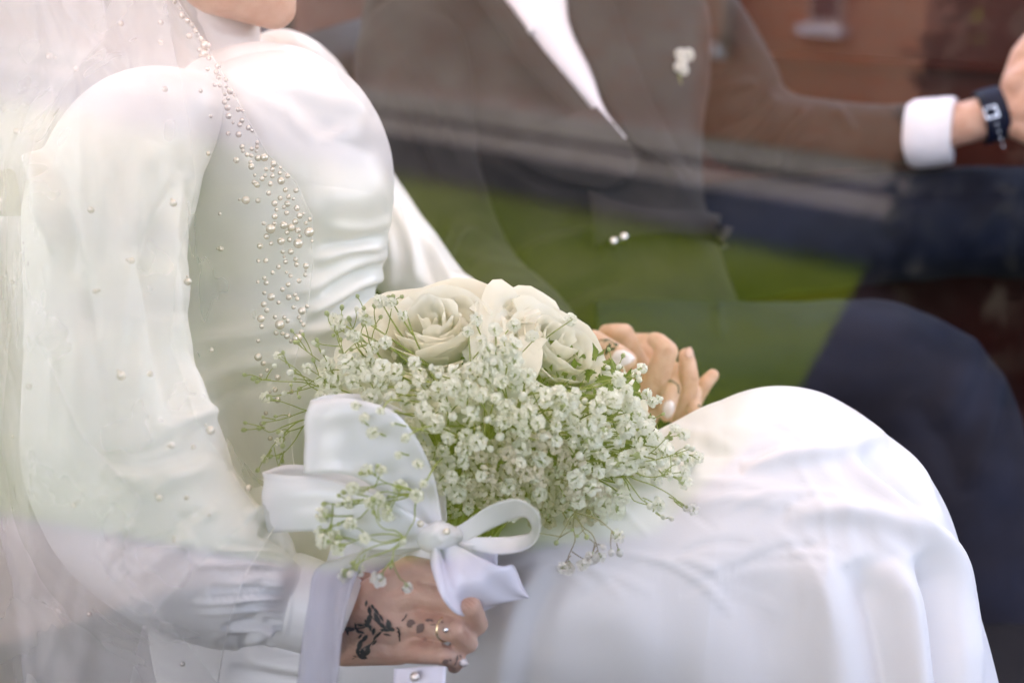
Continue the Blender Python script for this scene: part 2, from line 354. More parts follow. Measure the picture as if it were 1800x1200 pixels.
s_l = mirror_wall(-700, 250)[0]; s_r = mirror_wall(1620, 220)[0]; s_o = mirror_wall(1232, 200)[0]
sg = 1 if s_r > s_l else -1
bld = empty('brick_wall', gA)  # building lowered to a wall so more sky light reaches the cabin
tag(bld, 'brown and orange brick building wall, cut low to let sky light in, beyond the lawn, mirrored in the car window', 'wall')
def wbox(name, m, a, b, parent=bld, uv=True):
    q = MB(); q.box(Wp, a, b); o = q.build(name, m, parent)
    if uv: uv_planar(o, W_DIR, UP)
    return o
wbox('wall', M['brick'], (s_l, -0.35, 0.42), (s_o, 0, 1.5)); wbox('wall', M['brick_orange'], (s_o, -0.35, 0.42), (s_r, 0.05, 1.5))
wbox('plinth', M['slate'], (s_l, -0.35, 0), (s_r, 0.10, 0.19)); wbox('stone_course', M['stone'], (s_l, -0.35, 0.19), (s_r, 0.06, 0.27))
wbox('dark_course', M['slate'], (s_l, -0.35, 0.27), (s_r, -0.03, 0.31)); wbox('stone_course', M['stone'], (s_l, -0.35, 0.31), (s_r, 0.04, 0.42))
wbox('coping', M['slate'], (s_l - 0.05 * sg, -0.4, 1.5), (s_r + 0.05 * sg, 0.09, 1.58))
def plaque(px0, px1, z0, z1, out):
    a = mirror_wall(px0, 60, out)[0]; b = mirror_wall(px1, 60, out)[0]
    w = wbox('grille', M['stone'], (a, out, z0), (b, out + 0.03, z1))
    q = MB(); q.box(Wp, (a + 0.02 * sg, out + 0.03, z0 + 0.03), (b - 0.02 * sg, out + 0.036, z1 - 0.03)); q.build('grille_panel', M['slate'], w)
    q = MB(); q.box(Wp, (a - 0.03 * sg, out, z0 - 0.04), (b + 0.03 * sg, out + 0.07, z0)); q.build('sill', M['shirt'], w)
plaque(1425, 1482, 0.95, 1.4, 0.05)
sp = mirror_wall(1283, 60, 0.1)[0]
v_, f_ = tube_verts([Wp(sp, 0.12, z) for z in np.linspace(0.83, 1.48, 8)], 0.035, n=10); make('downpipe', v_, f_, M['brick_orange'], bld)
v_, f_ = tube_verts([Wp(sp - 0.03 * sg, 0.12, z) for z in np.linspace(0.78, 0.84, 4)], 0.035, n=10); make('pipe_bracket', v_, f_, M['shirt'], bld)

def leaf_cloud(n, fn, size, seed):
    r = np.random.default_rng(seed); v = np.empty((n * 4, 3)); f = []
    c = fn(r, n); a = nrm(r.normal(size=(n, 3))); b = nrm(np.cross(a, r.normal(size=(n, 3)))); s = size * r.uniform(0.6, 1.4, (n, 1))
    v[0::4] = c - a * s; v[1::4] = c + b * s * 0.5; v[2::4] = c + a * s; v[3::4] = c - b * s * 0.5
    return v, [(4 * i, 4 * i + 1, 4 * i + 2, 4 * i + 3) for i in range(n)]
def shrub(name, base, rx, ry, h, n, size, seed, label, cat):
    o = empty(name, base); tag(o, label, cat)
    def fn(r, n):
        d = nrm(r.normal(size=(n, 3))); d[:, 2] = np.abs(d[:, 2]) * 1.0; rad = r.uniform(0.55, 1.0, (n, 1)) ** 0.5
        lump = 1 + 0.16 * np.sin(d[:, :1] * 9 + seed) * np.cos(d[:, 1:2] * 8) + r.normal(size=(n, 1)) * 0.04
        return np.array(base) + d * rad * lump * np.array([rx, ry, h]) + np.array([0, 0, 0.02])
    v, f = leaf_cloud(n, fn, size, seed); make('crown', v, f, M['dark_leaf'], o, smooth=False)
    v, f = tube_verts([np.array(base) + np.array([0.02 * i * (-1) ** i, 0, h * 0.75 * i / 6]) for i in range(7)], 0.05 + h * 0.012, 0.02, n=8); make('trunk', v, f, M['bark'], o)
    return o
tb = Wp(s_r + 1.75 * sg, 0.2, 0);  # bushes added to keep the right of the window's reflection dark
shrub('added_bush', tuple(tb), 1.5, 1.2, 2.0, 22000, 0.06, 5, 'tallest dark evergreen bush, added to darken the mirrored view, just past the orange end of the wall', 'bush')
tb = Wp(s_r + 4.6 * sg, 0.2, 0)
shrub('added_bush', tuple(tb), 1.9, 1.4, 1.7, 20000, 0.06, 6, 'wide dark evergreen bush, added to darken the mirrored view, farthest along from the brick wall', 'bush')

# ================================================================== CAR
car = empty('wedding_car', tuple(K(0, 0.8, 0))); tag(car, 'dark car with closed side window, oxblood door trim and beige front seat', 'car')
door = MB(); door.box(K, (-0.75, -0.02, 0.28), (0.85, 0.08, 0.70)); door = door.build('door', M['paint'], car, bevel=0.015)
# window pane: a thin curved sheet of toughened glass, top leaning inwards
zc = PANE_C[2]; pu = np.linspace(-0.72, 0.80, 30); pz = np.linspace(0.69, 1.60, 14)
def pane_pt(f, z, o=0.0):
    return CAR_O + f * FWD + z * UP + LAT * ((z - zc) * math.tan(PANE_T)) + PANE_N * o
pg = np.array([[pane_pt(f, z) for f in pu] for z in pz]).reshape(-1, 3)
pane = make('window_pane', pg, grid_faces(14, 30), M['glass'], door)
fr = MB()
for (a, b, z0, z1) in ((-0.78, -0.72, 0.69, 1.64), (0.80, 0.86, 0.69, 1.64), (-0.78, 0.86, 1.60, 1.64)):
    fr.box(lambda f, o, z: pane_pt(f, z, o), (a, -0.025, z0), (b, 0.025, z1))
fr.build('window_frame', M['black'], door)
rf = MB()
for a_, b_ in (((-1.75, 0.04, 1.64), (0.86, 0.10, 1.70)), ((-1.75, 1.66, 1.64), (0.86, 1.72, 1.70)), ((-1.75, 0.10, 1.64), (-1.69, 1.66, 1.70)), ((0.80, 0.10, 1.64), (0.86, 1.66, 1.70))): rf.box(K, a_, b_)
roof = rf.build('roof_frame', M['paint'], car)
# unseen translucent sheet in the roof, added to spread soft light inside
make('roof_diffuser', [K(a_, b_, 1.67 + 0.02 * math.sin((b_ - 0.1) / 1.56 * math.pi)) for a_ in np.linspace(-1.69, 0.80, 8) for b_ in np.linspace(0.10, 1.66, 12)], grid_faces(8, 12), M['roof_diffuser'], roof)
fl = MB(); fl.box(K, (-1.0, 0.06, 0.22), (1.7, 1.72, 0.28)); fl.build('floor_pan', M['carpet'], car)
bk = MB(); bk.box(K, (-1.05, 0.06, 0.28), (-0.95, 1.72, 1.0)); bk.build('rear_bulkhead', M['black'], car)
fw = MB(); fw.box(K, (1.25, 0.06, 0.28), (1.6, 1.72, 0.95)); fw.build('firewall', M['black'], car)
fd = MB(); fd.box(K, (-0.95, 1.62, 0.28), (1.3, 1.72, 1.20)); fdo = fd.build('far_door', M['leather_red'], car, bevel=0.03)
fd = MB(); fd.box(K, (-0.3, 1.52, 0.80), (1.15, 1.615, 0.87)); fd.build('armrest', M['leather_red'], fdo, bevel=0.025)
fd = MB(); fd.box(K, (-0.9, 1.60, 1.02), (1.25, 1.618, 1.03)); fd.build('trim_strip', M['leather_red'], fdo)
for f0 in (-0.98, ):
    for l0 in (0.1, 1.64):
        pl = MB(); pl.box(K, (f0, l0, 0.9), (f0 + 0.1, l0 + 0.07, 1.65)); pl.build('pillar', M['black'], car)
for l0 in (0.1, 1.64):
    v_, f_ = tube_verts([K(0.78 + 0.6 * t, l0, 1.65 - 0.7 * t) for t in np.linspace(0, 1, 6)], 0.035, n=8); make('pillar', v_, f_, M['black'], car)
# dashboard: swept profile across the car
prof = [(1.30, 0.55), (1.05, 0.62), (0.98, 0.72), (0.98, 0.86), (1.03, 0.93), (1.15, 0.96), (1.30, 0.95)]
pr = catmull(np.array([(a, b) for a, b in prof]), 24); g = np.array([[K(a, l, b) for a, b in pr] for l in np.linspace(0.08, 1.60, 6)])
dash = fix_normals(make('dashboard', g.reshape(-1, 3), grid_faces(6, 24), M['black'], car))
def seat(l, m, label):
    st = empty('front_seat', tuple(K(-0.45, l, 0.3))); st.parent = car; st.matrix_parent_inverse = car.matrix_basis.inverted()
    if label: st['label'] = label
    def cushion(name, pts, w, th):
        q = catmull(np.array(pts, float), 30); T = nrm(np.gradient(q, axis=0)); n2 = np.column_stack([-T[:, 1], T[:, 0]])
        th_ = np.linspace(0, 2 * math.pi, 40, endpoint=False); cs, sn = np.cos(th_), np.sin(th_)
        cs = np.sign(cs) * np.abs(cs) ** 0.45; sn = np.sign(sn) * np.abs(sn) ** 0.5
        t = np.linspace(0, 1, 30); env = np.clip(np.minimum(t, 1 - t) * 12, 0.05, 1) ** 0.5
        g = np.array([[K(q[i, 0] + n2[i, 0] * th * env[i] * sn[j], l + w * env[i] ** 0.3 * cs[j], q[i, 1] + n2[i, 1] * th * env[i] * sn[j]) for j in range(40)] for i in range(30)])
        v = np.vstack([g.reshape(-1, 3), g[0].mean(0), g[-1].mean(0)])
        f = grid_faces(30, 40, True) + [(1200, (j + 1) % 40, j) for j in range(40)] + [(1201, 29 * 40 + j, 29 * 40 + (j + 1) % 40) for j in range(40)]
        return fix_normals(make(name, v, f, m, st))
    cushion('seat_base', [(-0.42, 0.50), (-0.15, 0.50), (0.10, 0.53)], 0.25, 0.07)
    cushion('backrest', [(-0.46, 0.52), (-0.56, 0.80), (-0.66, 1.10)], 0.25, 0.065)
    cushion('headrest', [(-0.68, 1.19), (-0.72, 1.28), (-0.73, 1.36)], 0.13, 0.05)
seat(0.44, M['leather_tan'], 'olive beige leather seat behind the bride')
seat(1.20, M['black'], 'black seat behind the groom')
cn = MB(); cn.box(K, (-0.6, 0.74, 0.28), (0.95, 0.90, 0.56)); cn.build('centre_console', M['black'], car, bevel=0.02)
# steering wheel
wc = P(1985, 40, 1.62); wax = nrm(-FWD * 0.9 + UP * 0.42); wu = nrm(np.cross(wax, LAT)); wv = np.cross(wax, wu)
th = np.linspace(0, 2 * math.pi, 49)
sw = empty('steering_wheel', tuple(wc)); sw.parent = car; sw.matrix_parent_inverse = car.matrix_basis.inverted()
v_, f_ = tube_verts([wc + 0.185 * (math.cos(t) * wu + math.sin(t) * wv) for t in th], 0.015, n=12, close=False); make('rim', v_, f_, M['black'], sw)
for t in (0.0, 2.1, 4.2):
    v_, f_ = tube_verts([wc - wax * 0.03 + k * (math.cos(t) * wu + math.sin(t) * wv) for k in np.linspace(0.02, 0.18, 5)], 0.02, 0.012, n=8); make('spoke', v_, f_, M['black'], sw)
v_, f_ = tube_verts([wc - wax * k for k in np.linspace(-0.01, 0.5, 6)], 0.05, 0.03, n=16); make('hub', v_, f_, M['black'], sw)

# ================================================================== BRIDE
bride = empty('person', tuple(K(-0.35, 0.44, 0.56)))
tag(bride, 'person in white satin gown and pearl veil seated with a bouquet on the lap', 'person')
caps = []
# head, jaw, neck, trunk, arms
caps += chain([(395, -210, 1.22, 150), (420, -140, 1.20, 140), (425, -75, 1.19, 100)])
caps += chain([(425, -75, 1.19, 96), (482, 12, 1.185, 39)]) + chain([(380, -70, 1.25, 90), (482, 12, 1.185, 39)]) + chain([(390, -60, 1.16, 88), (480, 12, 1.185, 40)])
caps += chain([(515, -150, 1.17, 20), (560, -105, 1.165, 17)]) + chain([(500, -50, 1.17, 34), (532, -48, 1.165, 12)])
caps += chain([(380, 0, 1.24, 75), (390, 150, 1.24, 72), (470, 330, 1.23, 120), (470, 700, 1.22, 110), (470, 950, 1.22, 120)])
caps += chain([(330, 250, 1.14, 52), (235, 300, 1.06, 50), (205, 550, 1.0, 50), (260, 860, 0.965, 50), (420, 1020, 0.955, 45), (540, 1075, 0.957, 46), (592, 1096, 0.957, 50)])
caps += chain([(480, 200, 1.30, 60), (580, 200, 1.36, 55), (680, 400, 1.39, 45), (760, 520, 1.37, 42), (900, 610, 1.32, 34), (1010, 670, 1.30, 30)])
# right hand, a fist round the bouquet stems
for q in ([(600, 1098, 0.957, 48), (720, 1004, 0.935, 29)], [(600, 1098, 0.957, 48), (734, 1042, 0.928, 25)], [(600, 1105, 0.957, 48), (728, 1093, 0.930, 24)], [(608, 1122, 0.957, 48), (702, 1141, 0.94, 27)],
          [(640, 1070, 0.945, 44), (700, 1090, 0.94, 46)]):
    caps += chain(q)
caps += chain([(722, 1003, 0.935, 27), (800, 1014, 0.925, 22), (822, 1046, 0.945, 17)])
caps += chain([(736, 1043, 0.928, 23), (824, 1064, 0.912, 22.5), (840, 1097, 0.928, 18.5), (815, 1112, 0.955, 16)])
caps += chain([(728, 1093, 0.929, 22), (797, 1107, 0.911, 20.5), (824, 1130, 0.926, 17), (800, 1142, 0.95, 15)])
caps += chain([(704, 1141, 0.938, 24), (776, 1149, 0.916, 18.5), (804, 1160, 0.925, 15.5), (798, 1170, 0.935, 13)])
caps += chain([(640, 1020, 0.975, 34), (720, 1000, 0.985, 30), (800, 1020, 0.985, 22)])          # thumb behind the stems
# left hand laced into the groom's
caps += chain([(1010, 670, 1.30, 34), (1090, 668, 1.305, 36)]) + chain([(1030, 665, 1.30, 36), (1130, 660, 1.30, 30), (1187, 652, 1.288, 17)]) + chain([(1060, 690, 1.30, 30), (1150, 690, 1.30, 24), (1218, 688, 1.285, 15)])
caps += chain([(1010, 640, 1.29, 27), (1042, 604, 1.265, 25), (1070, 621, 1.245, 25), (1098, 631, 1.238, 19), (1106, 632, 1.238, 14)])
caps += chain([(1187, 652, 1.286, 17), (1180, 686, 1.266, 17), (1173, 716, 1.262, 15.5), (1171, 730, 1.265, 12)])
caps += chain([(1219, 688, 1.285, 15), (1218, 716, 1.272, 14.5), (1225, 736, 1.268, 12)])
caps += chain([(1130, 670, 1.30, 24), (1160, 660, 1.30, 18), (1150, 720, 1.285, 16), (1140, 745, 1.285, 13)])
bbody = organic('body', caps, 0.0016, M['skin_b'], bride, 2, 0.5)
bb = bvh_of(bbody)
def cast(x, y, tree=bb):
    d = nrm(P(x, y, 1.0) - CAM); h = tree.ray_cast(Vector(CAM), Vector(d))
    if h[0] is None: return None, None
    n = np.array(h[1]); return np.array(h[0]), (n if n @ d < 0 else -n)
def decal(name, polys, m, parent, tree, off=0.0009, mid=True):
    mb = MB()
    for poly in polys:
        q = np.array(poly, float); c = q.mean(0); ring = [c]; k = len(q)
        pts = []
        for s in (0.0, 0.5, 1.0):
            if s == 0: pts.append(c)
            else: pts += [c + (p - c) * s for p in q]
        vv = []
        for p in pts:
            h, n = cast(p[0], p[1], tree)
            if h is None: vv = None; break
            vv.append(h + n * off)
        if vv is None: continue
        f = [(0, 1 + i, 1 + (i + 1) % k) for i in range(k)] + [(1 + i, 1 + k + i, 1 + k + (i + 1) % k, 1 + (i + 1) % k) for i in range(k)]
        mb.add(vv, f)
    return mb.build(name, m, parent, smooth=True) if mb.v else None
def leafpoly(x, y, a, l, w):
    c, s = math.cos(a), math.sin(a)
    return [(x + c * t * l - s * u * w, y + s * t * l + c * u * w) for t, u in ((-1, 0), (-0.5, .8), (0.1, 1), (0.6, .6), (1, 0), (0.6, -.5), (0.1, -.9), (-0.5, -.7))]
def strokepoly(pts, w):
    q = catmull(np.array(pts, float), 12); T = nrm(np.gradient(q, axis=0)); n = np.column_stack([-T[:, 1], T[:, 0]]); out = []
    for i in range(11):
        out.append([q[i] + n[i] * w, q[i + 1] + n[i + 1] * w, q[i + 1] - n[i + 1] * w, q[i] - n[i] * w])
    return out
def cr(cx, cy): return (580 + cx / 4.443, 930 + cy / 4.443)
polys = []
def L_(cx, cy, deg, l, w): polys.append(leafpoly(*cr(cx, cy), math.radians(deg), l / 4.443, w / 4.443))
for a in [(285, 580, 95, 26, 11), (312, 635, 80, 34, 18), (335, 605, 60, 22, 12), (365, 640, 55, 40, 13), (405, 690, 60, 36, 10), (375, 700, 62, 62, 20), (410, 745, 40, 40, 16), (462, 740, 75, 42, 22), (485, 775, 20, 26, 18),
          (440, 780, 5, 50, 14), (310, 700, 100, 48, 22), (290, 725, 60, 34, 12), (240, 740, 10, 34, 10), (205, 750, 80, 30, 9), (150, 772, 5, 52, 22), (140, 790, 80, 36, 13), (222, 785, 60, 30, 14), (250, 795, 20, 28, 12),
          (300, 745, 20, 40, 14), (345, 790, 100, 30, 15), (320, 770, 70, 22, 10), (375, 820, 140, 50, 12), (275, 845, 130, 40, 18), (235, 900, 105, 52, 22), (222, 950, 80, 34, 18), (255, 985, 20, 46, 22), (300, 950, 110, 34, 20),
          (300, 915, 130, 40, 14), (350, 880, 125, 34, 9), (265, 960, 60, 40, 22), (450, 815, 10, 34, 8), (240, 830, 130, 26, 10), (200, 985, 200, 20, 4), (185, 1000, 160, 14, 3)]: L_(*a)
for st, w in (([(110, 765), (180, 765), (260, 760), (310, 740)], 5), ([(310, 600), (330, 680), (400, 740), (470, 770)], 4), ([(470, 770), (390, 800), (330, 880), (270, 920), (230, 960)], 5), ([(600, 660), (590, 690), (560, 715)], 5),
              ([(520, 760), (540, 780), (540, 810), (545, 865)], 5), ([(525, 790), (545, 810), (535, 830)], 6)):
    polys += strokepoly([cr(*p) for p in st], w / 4.443)
decal('henna_tattoo', polys, M['ink'], bride, bb)
polys = []
for a in [(640, 725, 10, 36, 24), (625, 745, 30, 28, 18), (712, 770, 130, 44, 34), (770, 712, 0, 24, 12), (800, 715, 30, 14, 8), (820, 745, 0, 12, 6), (800, 745, 0, 8, 5), (850, 740, 0, 8, 5), (880, 728, 0, 12, 6), (900, 1025, 160, 28, 18), (935, 1015, 30, 14, 9), (985, 1010, 100, 34, 8), (975, 1040, 120, 18, 8), (1012, 990, 60, 16, 7)]: L_(*a)
decal('faded_tattoo', polys, M['ink_faded'], bride, bb)
def cl(cx, cy): return (980 + cx / 5.217, 540 + cy / 5.217)
polys = []
for (cx, cy, dg_, l, w) in [(455, 400, 110, 42, 22), (480, 350, 70, 24, 14), (505, 385, 160, 34, 16), (535, 345, 20, 26, 14), (470, 375, 60, 30, 20), (445, 310, -15, 30, 7), (440, 420, 120, 14, 8)]:
    polys.append(leafpoly(*cl(cx, cy), math.radians(dg_), l / 5.217, w / 5.217))
polys += strokepoly([cl(*p) for p in [(360, 330), (400, 305), (470, 300), (520, 340)]], 4 / 5.217)
decal('thumb_tattoo', polys, M['ink'], bride, bb, 0.0006)
decal('finger_tattoo', strokepoly([cl(*p) for p in [(1005, 680), (1050, 680), (1100, 720), (1108, 790)]], 6 / 5.217), M['ink'], bride, bb, 0.0006)
decal('finger_tattoo', [leafpoly(*cl(1295, 905), math.radians(60), 3.1, 2.3)], M['ink'], bride, bb, 0.0006)
M['crease_b'] = mat('painted_crease_shade', (0.50, 0.25, 0.17), 0.5, 0.3)  # shade of the creases, painted on as darker skin strokes
cs_ = []
for st in ([(330, 250), (420, 275)], [(800, 395), (880, 440), (990, 470)], [(770, 632), (860, 660), (950, 690)], [(680, 832), (760, 872), (860, 890)], [(1060, 560), (1110, 600)], [(1075, 545), (1130, 580)], [(1050, 580), (1090, 620)], [(930, 780), (960, 830)], [(1040, 800), (1075, 850)], [(1050, 790), (1085, 835)]):
    cs_ += strokepoly([cr(*p) for p in (st if len(st) > 2 else [st[0], ((st[0][0] + st[1][0]) / 2 + 4, (st[0][1] + st[1][1]) / 2 - 3), st[1]])], 0.55)
tag(decal('painted_crease', cs_, M['crease_b'], bride, bb, 0.0003), kind='stuff')
def nail(name, x, y, ang, hl, hw, tree, m, parent, point=0.0, bulge=0.0012):
    """a nail plate: domed, laid on the finger end, thick free edge"""
    nu, nv = 9, 7; a = math.radians(ang); c, s = math.cos(a), math.sin(a); top = []
    h0, n0 = cast(x, y, tree)
    if h0 is None: return
    for i in range(nu):
        t = -1 + 2 * i / (nu - 1)
        for j in range(nv):
            u = -1 + 2 * j / (nv - 1)
            wd = math.sqrt(max(0, 1 - abs(t) ** 2.6)) if t < 0 else math.sqrt(max(0.0, 1 - t ** 2.2)) * (1 - point * t * 0.55) 
            px, py = x + c * t * hl - s * u * hw * wd, y + s * t * hl + c * u * hw * wd
            h, n = cast(px, py, tree)
            if h is None or abs((h - h0) @ n0) > 0.010:
                d = nrm(P(px, py, 1) - CAM); k = ((h0 - CAM) @ n0) / (d @ n0); h = CAM + d * k - n0 * 0.002 * u * u; n = n0
            top.append(h + n * (0.0006 + bulge * (1 - u * u * 0.6) * (1 - t * t * 0.5)))
    v = np.array(top); v2 = v - n0 * 0.0016
    f = grid_faces(nu, nv) + [tuple(k + nu * nv for k in q[::-1]) for q in grid_faces(nu, nv)]
    edge = [j for j in range(nv)] + [i * nv + nv - 1 for i in range(1, nu)] + [(nu - 1) * nv + j for j in range(nv - 2, -1, -1)] + [i * nv for i in range(nu - 2, 0, -1)]
    f += [(edge[k], edge[(k + 1) % len(edge)], edge[(k + 1) % len(edge)] + nu * nv, edge[k] + nu * nv) for k in range(len(edge))]
    return fix_normals(make(name, np.vstack([v, v2]), f, m, parent))
nail('fingernail', 1095, 629, 4, 20, 13, bb, M['nail'], bride, 0.9)
nail('fingernail', 1175, 719, 100, 16, 9, bb, M['nail'], bride, 0.4)
nail('fingernail', 1229, 734, 72, 15, 7.5, bb, M['nail'], bride, 0.5)
nail('fingernail', 815, 1164, 25, 8, 6, bb, M['nail'], bride, 0.3)
def ring_on(name, p0, p1, r_px, minor, m, parent):
    a, b = P(*p0), P(*p1); ax = nrm(b - a); c = (a + b) / 2; r = r_px * p0[2] / FPX
    e1 = nrm(np.cross(ax, UP)); e2 = np.cross(ax, e1)
    v, f = tube_verts([c + r * (math.cos(t) * e1 + math.sin(t) * e2) for t in np.linspace(0, 2 * math.pi, 41)], minor, n=10, close=False)
    return make(name, v, f, m, parent)
ring_on('finger_ring', (776, 1103, 0.918), (790, 1106, 0.913), 20.6, 0.0011, M['gold'], bride)
h_, n_ = cast(783, 1106)
if h_ is not None:
    v_, f_ = tube_verts([h_ + n_ * k for k in np.linspace(-0.0004, 0.0014, 4)], 0.0022, 0.0013, n=8); make('ring_stone', v_, f_, M['silver'], bride)

# ---- gown
gown = empty('gown', tuple(K(-0.35, 0.44, 0.56))); gown.parent = bride; gown.matrix_parent_inverse = bride.matrix_basis.inverted()
gown['label'] = 'white satin long sleeved gown with gathered waist and puffed cuffs'
bod_r = [([(690, 445), (620, 468), (560, 500), (500, 520)], 14, 0.007), ([(690, 480), (630, 500), (570, 535), (520, 560)], 13, 0.008), ([(680, 430), (610, 440), (550, 462)], 10, 0.006), ([(690, 520), (640, 540), (580, 575), (530, 590)], 14, 0.007),
         ([(680, 462), (615, 484), (560, 516)], 9, -0.006), ([(690, 500), (630, 520), (575, 553)], 9, -0.006), ([(640, 215), (560, 175), (500, 150)], 26, 0.006), ([(590, 235), (540, 190), (490, 165)], 16, -0.006),
         ([(560, 120), (600, 180), (660, 250)], 18, 0.006), ([(690, 330), (620, 350), (540, 340)], 40, 0.008), ([(470, 640), (420, 650), (330, 690)], 16, 0.006), ([(470, 670), (410, 685), (350, 720)], 14, -0.005),
         ([(540, 560), (430, 590), (330, 600)], 18, 0.005), ([(560, 620), (450, 640)], 14, 0.004), ([(690, 385), (640, 402), (570, 398)], 12, 0.004), ([(688, 408), (620, 425), (560, 430)], 8, -0.004), ([(640, 250), (600, 235), (560, 240)], 9, 0.003), ([(610, 200), (585, 225), (545, 235)], 8, -0.003), ([(500, 170), (520, 215), (560, 250)], 9, 0.003), ([(450, 165), (480, 185), (530, 190)], 8, 0.003)]
loft('bodice', [(398, 105, 1.225, 66, 0.045), (405, 150, 1.225, 78, 0.055), (430, 195, 1.222, 150, 0.075), (452, 250, 1.20, 195, 0.10), (480, 310, 1.182, 212, 0.125), (485, 370, 1.178, 203, 0.122), (480, 440, 1.178, 198, 0.115), (478, 540, 1.18, 178, 0.112), (476, 680, 1.18, 180, 0.115), (476, 850, 1.19, 205, 0.12), (476, 980, 1.215, 220, 0.13)],
     M['satin'], gown, bod_r, m=260, n=150, noise_amp=0.0016, noise_f=14, seed=2)
loft('collar', [(372, -60, 1.232, 84, 0.054), (380, 10, 1.230, 78, 0.049), (392, 70, 1.228, 66, 0.046), (400, 112, 1.226, 66, 0.050), (402, 135, 1.226, 72, 0.055)], M['collar'], gown,
     [([(330, 20), (390, 60), (450, 70)], 8, 0.0016), ([(330, 60), (390, 95), (452, 100)], 7, 0.0016)], m=70, n=80, noise_amp=0.0008, noise_f=30)
# far sleeve with puffed shoulder
loft('sleeve', [(470, 80, 1.33, 20, 0.03), (505, 95, 1.345, 42, 0.05), (548, 150, 1.37, 62, 0.065), (585, 250, 1.39, 75, 0.07), (640, 360, 1.40, 76, 0.06), (705, 450, 1.39, 72, 0.055), (780, 520, 1.37, 56, 0.045), (870, 580, 1.335, 46, 0.036), (965, 640, 1.31, 38, 0.03)],
     M['satin'], gown, [([(690, 360), (720, 430), (735, 500)], 9, 0.006), ([(705, 350), (745, 430), (765, 510)], 8, -0.005), ([(720, 390), (765, 450), (800, 505)], 8, 0.006), ([(680, 400), (690, 460), (690, 520)], 8, 0.005),
     ([(535, 75), (580, 130), (610, 200)], 7, 0.004), ([(520, 90), (560, 150), (590, 220)], 6, -0.004), ([(790, 480), (830, 500), (850, 540)], 8, 0.004)], m=180, n=90, noise_amp=0.002, noise_f=18, seed=4)
ra_ = np.random.default_rng(61); arm_r = []
for _ in range(26):                   # long soft pleats down the upper arm
    x_ = ra_.uniform(50, 330); y_ = ra_.uniform(180, 560); l_ = ra_.uniform(120, 300); b_ = ra_.uniform(-30, 40)
    arm_r.append(([(x_, y_), (x_ + b_ * 0.3, y_ + l_ * 0.35), (x_ + b_ * 0.8, y_ + l_ * 0.7), (x_ + b_ * 1.6, y_ + l_)], ra_.uniform(7, 20), ra_.uniform(0.002, 0.0055) * (1 if ra_.random() < 0.55 else -1)))
for _ in range(12):                   # creases at the bend of the elbow
    x_ = ra_.uniform(130, 340); y_ = ra_.uniform(740, 960); l_ = ra_.uniform(50, 110)
    arm_r.append(([(x_, y_), (x_ + l_ * 0.5, y_ - l_ * 0.05), (x_ + l_, y_ - l_ * 0.28)], ra_.uniform(7, 14), ra_.uniform(0.002, 0.005) * (1 if ra_.random() < 0.5 else -1)))
gath = []
for k in range(30):                   # gathers running back from the cuff
    y_ = 972 + k * 5.4 + ra_.uniform(-2, 2); l_ = ra_.uniform(40, 165); dy_ = (y_ - 1045) * ra_.uniform(0.10, 0.45) + ra_.uniform(-8, 8)
    gath.append(([(498, y_), (498 - l_ * 0.35, y_ + dy_ * 0.2 - 3), (498 - l_ * 0.7, y_ + dy_ * 0.55), (498 - l_, y_ + dy_)], ra_.uniform(3.2, 7.5), ra_.uniform(0.002, 0.0052) * (1 if k % 2 else -1)))
# near sleeve, upper arm then full forearm gathered into a cuff
loft('sleeve', [(372, 190, 1.15, 40, 0.03), (315, 205, 1.12, 70, 0.05), (238, 262, 1.06, 122, 0.072), (196, 350, 1.025, 146, 0.082), (184, 430, 1.008, 146, 0.085), (182, 520, 0.995, 142, 0.085), (190, 680, 0.975, 150, 0.085), (215, 800, 0.962, 168, 0.088), (262, 900, 0.952, 165, 0.085), (335, 975, 0.948, 150, 0.078), (410, 1018, 0.947, 128, 0.066), (462, 1037, 0.948, 104, 0.054), (492, 1048, 0.95, 84, 0.040), (506, 1052, 0.952, 78, 0.034)],
     M['satin'], gown,
     gath + [([(545, 975), (500, 930), (455, 905), (420, 915)], 9, 0.006), ([(535, 990), (490, 950), (450, 935)], 7, -0.007), ([(520, 985), (480, 930), (430, 900)], 6, 0.003),
      ([(45, 250), (80, 330), (100, 450)], 12, 0.006), ([(60, 220), (110, 330), (120, 500)], 14, -0.006), ([(325, 300), (292, 430), (300, 560), (345, 720), (400, 830)], 12, 0.008), ([(300, 320), (262, 450), (270, 580), (310, 740)], 13, -0.009), ([(160, 560), (140, 700), (130, 850)], 26, 0.008), ([(230, 560), (200, 700), (160, 860)], 24, -0.006),
      ([(180, 830), (260, 850), (380, 820)], 20, 0.008), ([(170, 800), (250, 815), (350, 790)], 16, -0.006), ([(240, 1020), (280, 980), (340, 940)], 18, 0.006), ([(270, 250), (240, 330), (235, 430)], 18, 0.006)] + arm_r,
     m=360, n=170, noise_amp=0.004, noise_f=7, seed=6)
cf = loft('cuff', [(494, 1048, 0.951, 80, 0.036), (506, 1052, 0.951, 83, 0.038), (540, 1064, 0.952, 82, 0.040), (580, 1080, 0.953, 80, 0.040), (604, 1090, 0.954, 78, 0.039)], M['satin'], gown,
     [([(500, 985), (510, 1050), (500, 1130)], 4, 0.0012)], m=60, n=90, noise_amp=0.0012, noise_f=30, seed=8)
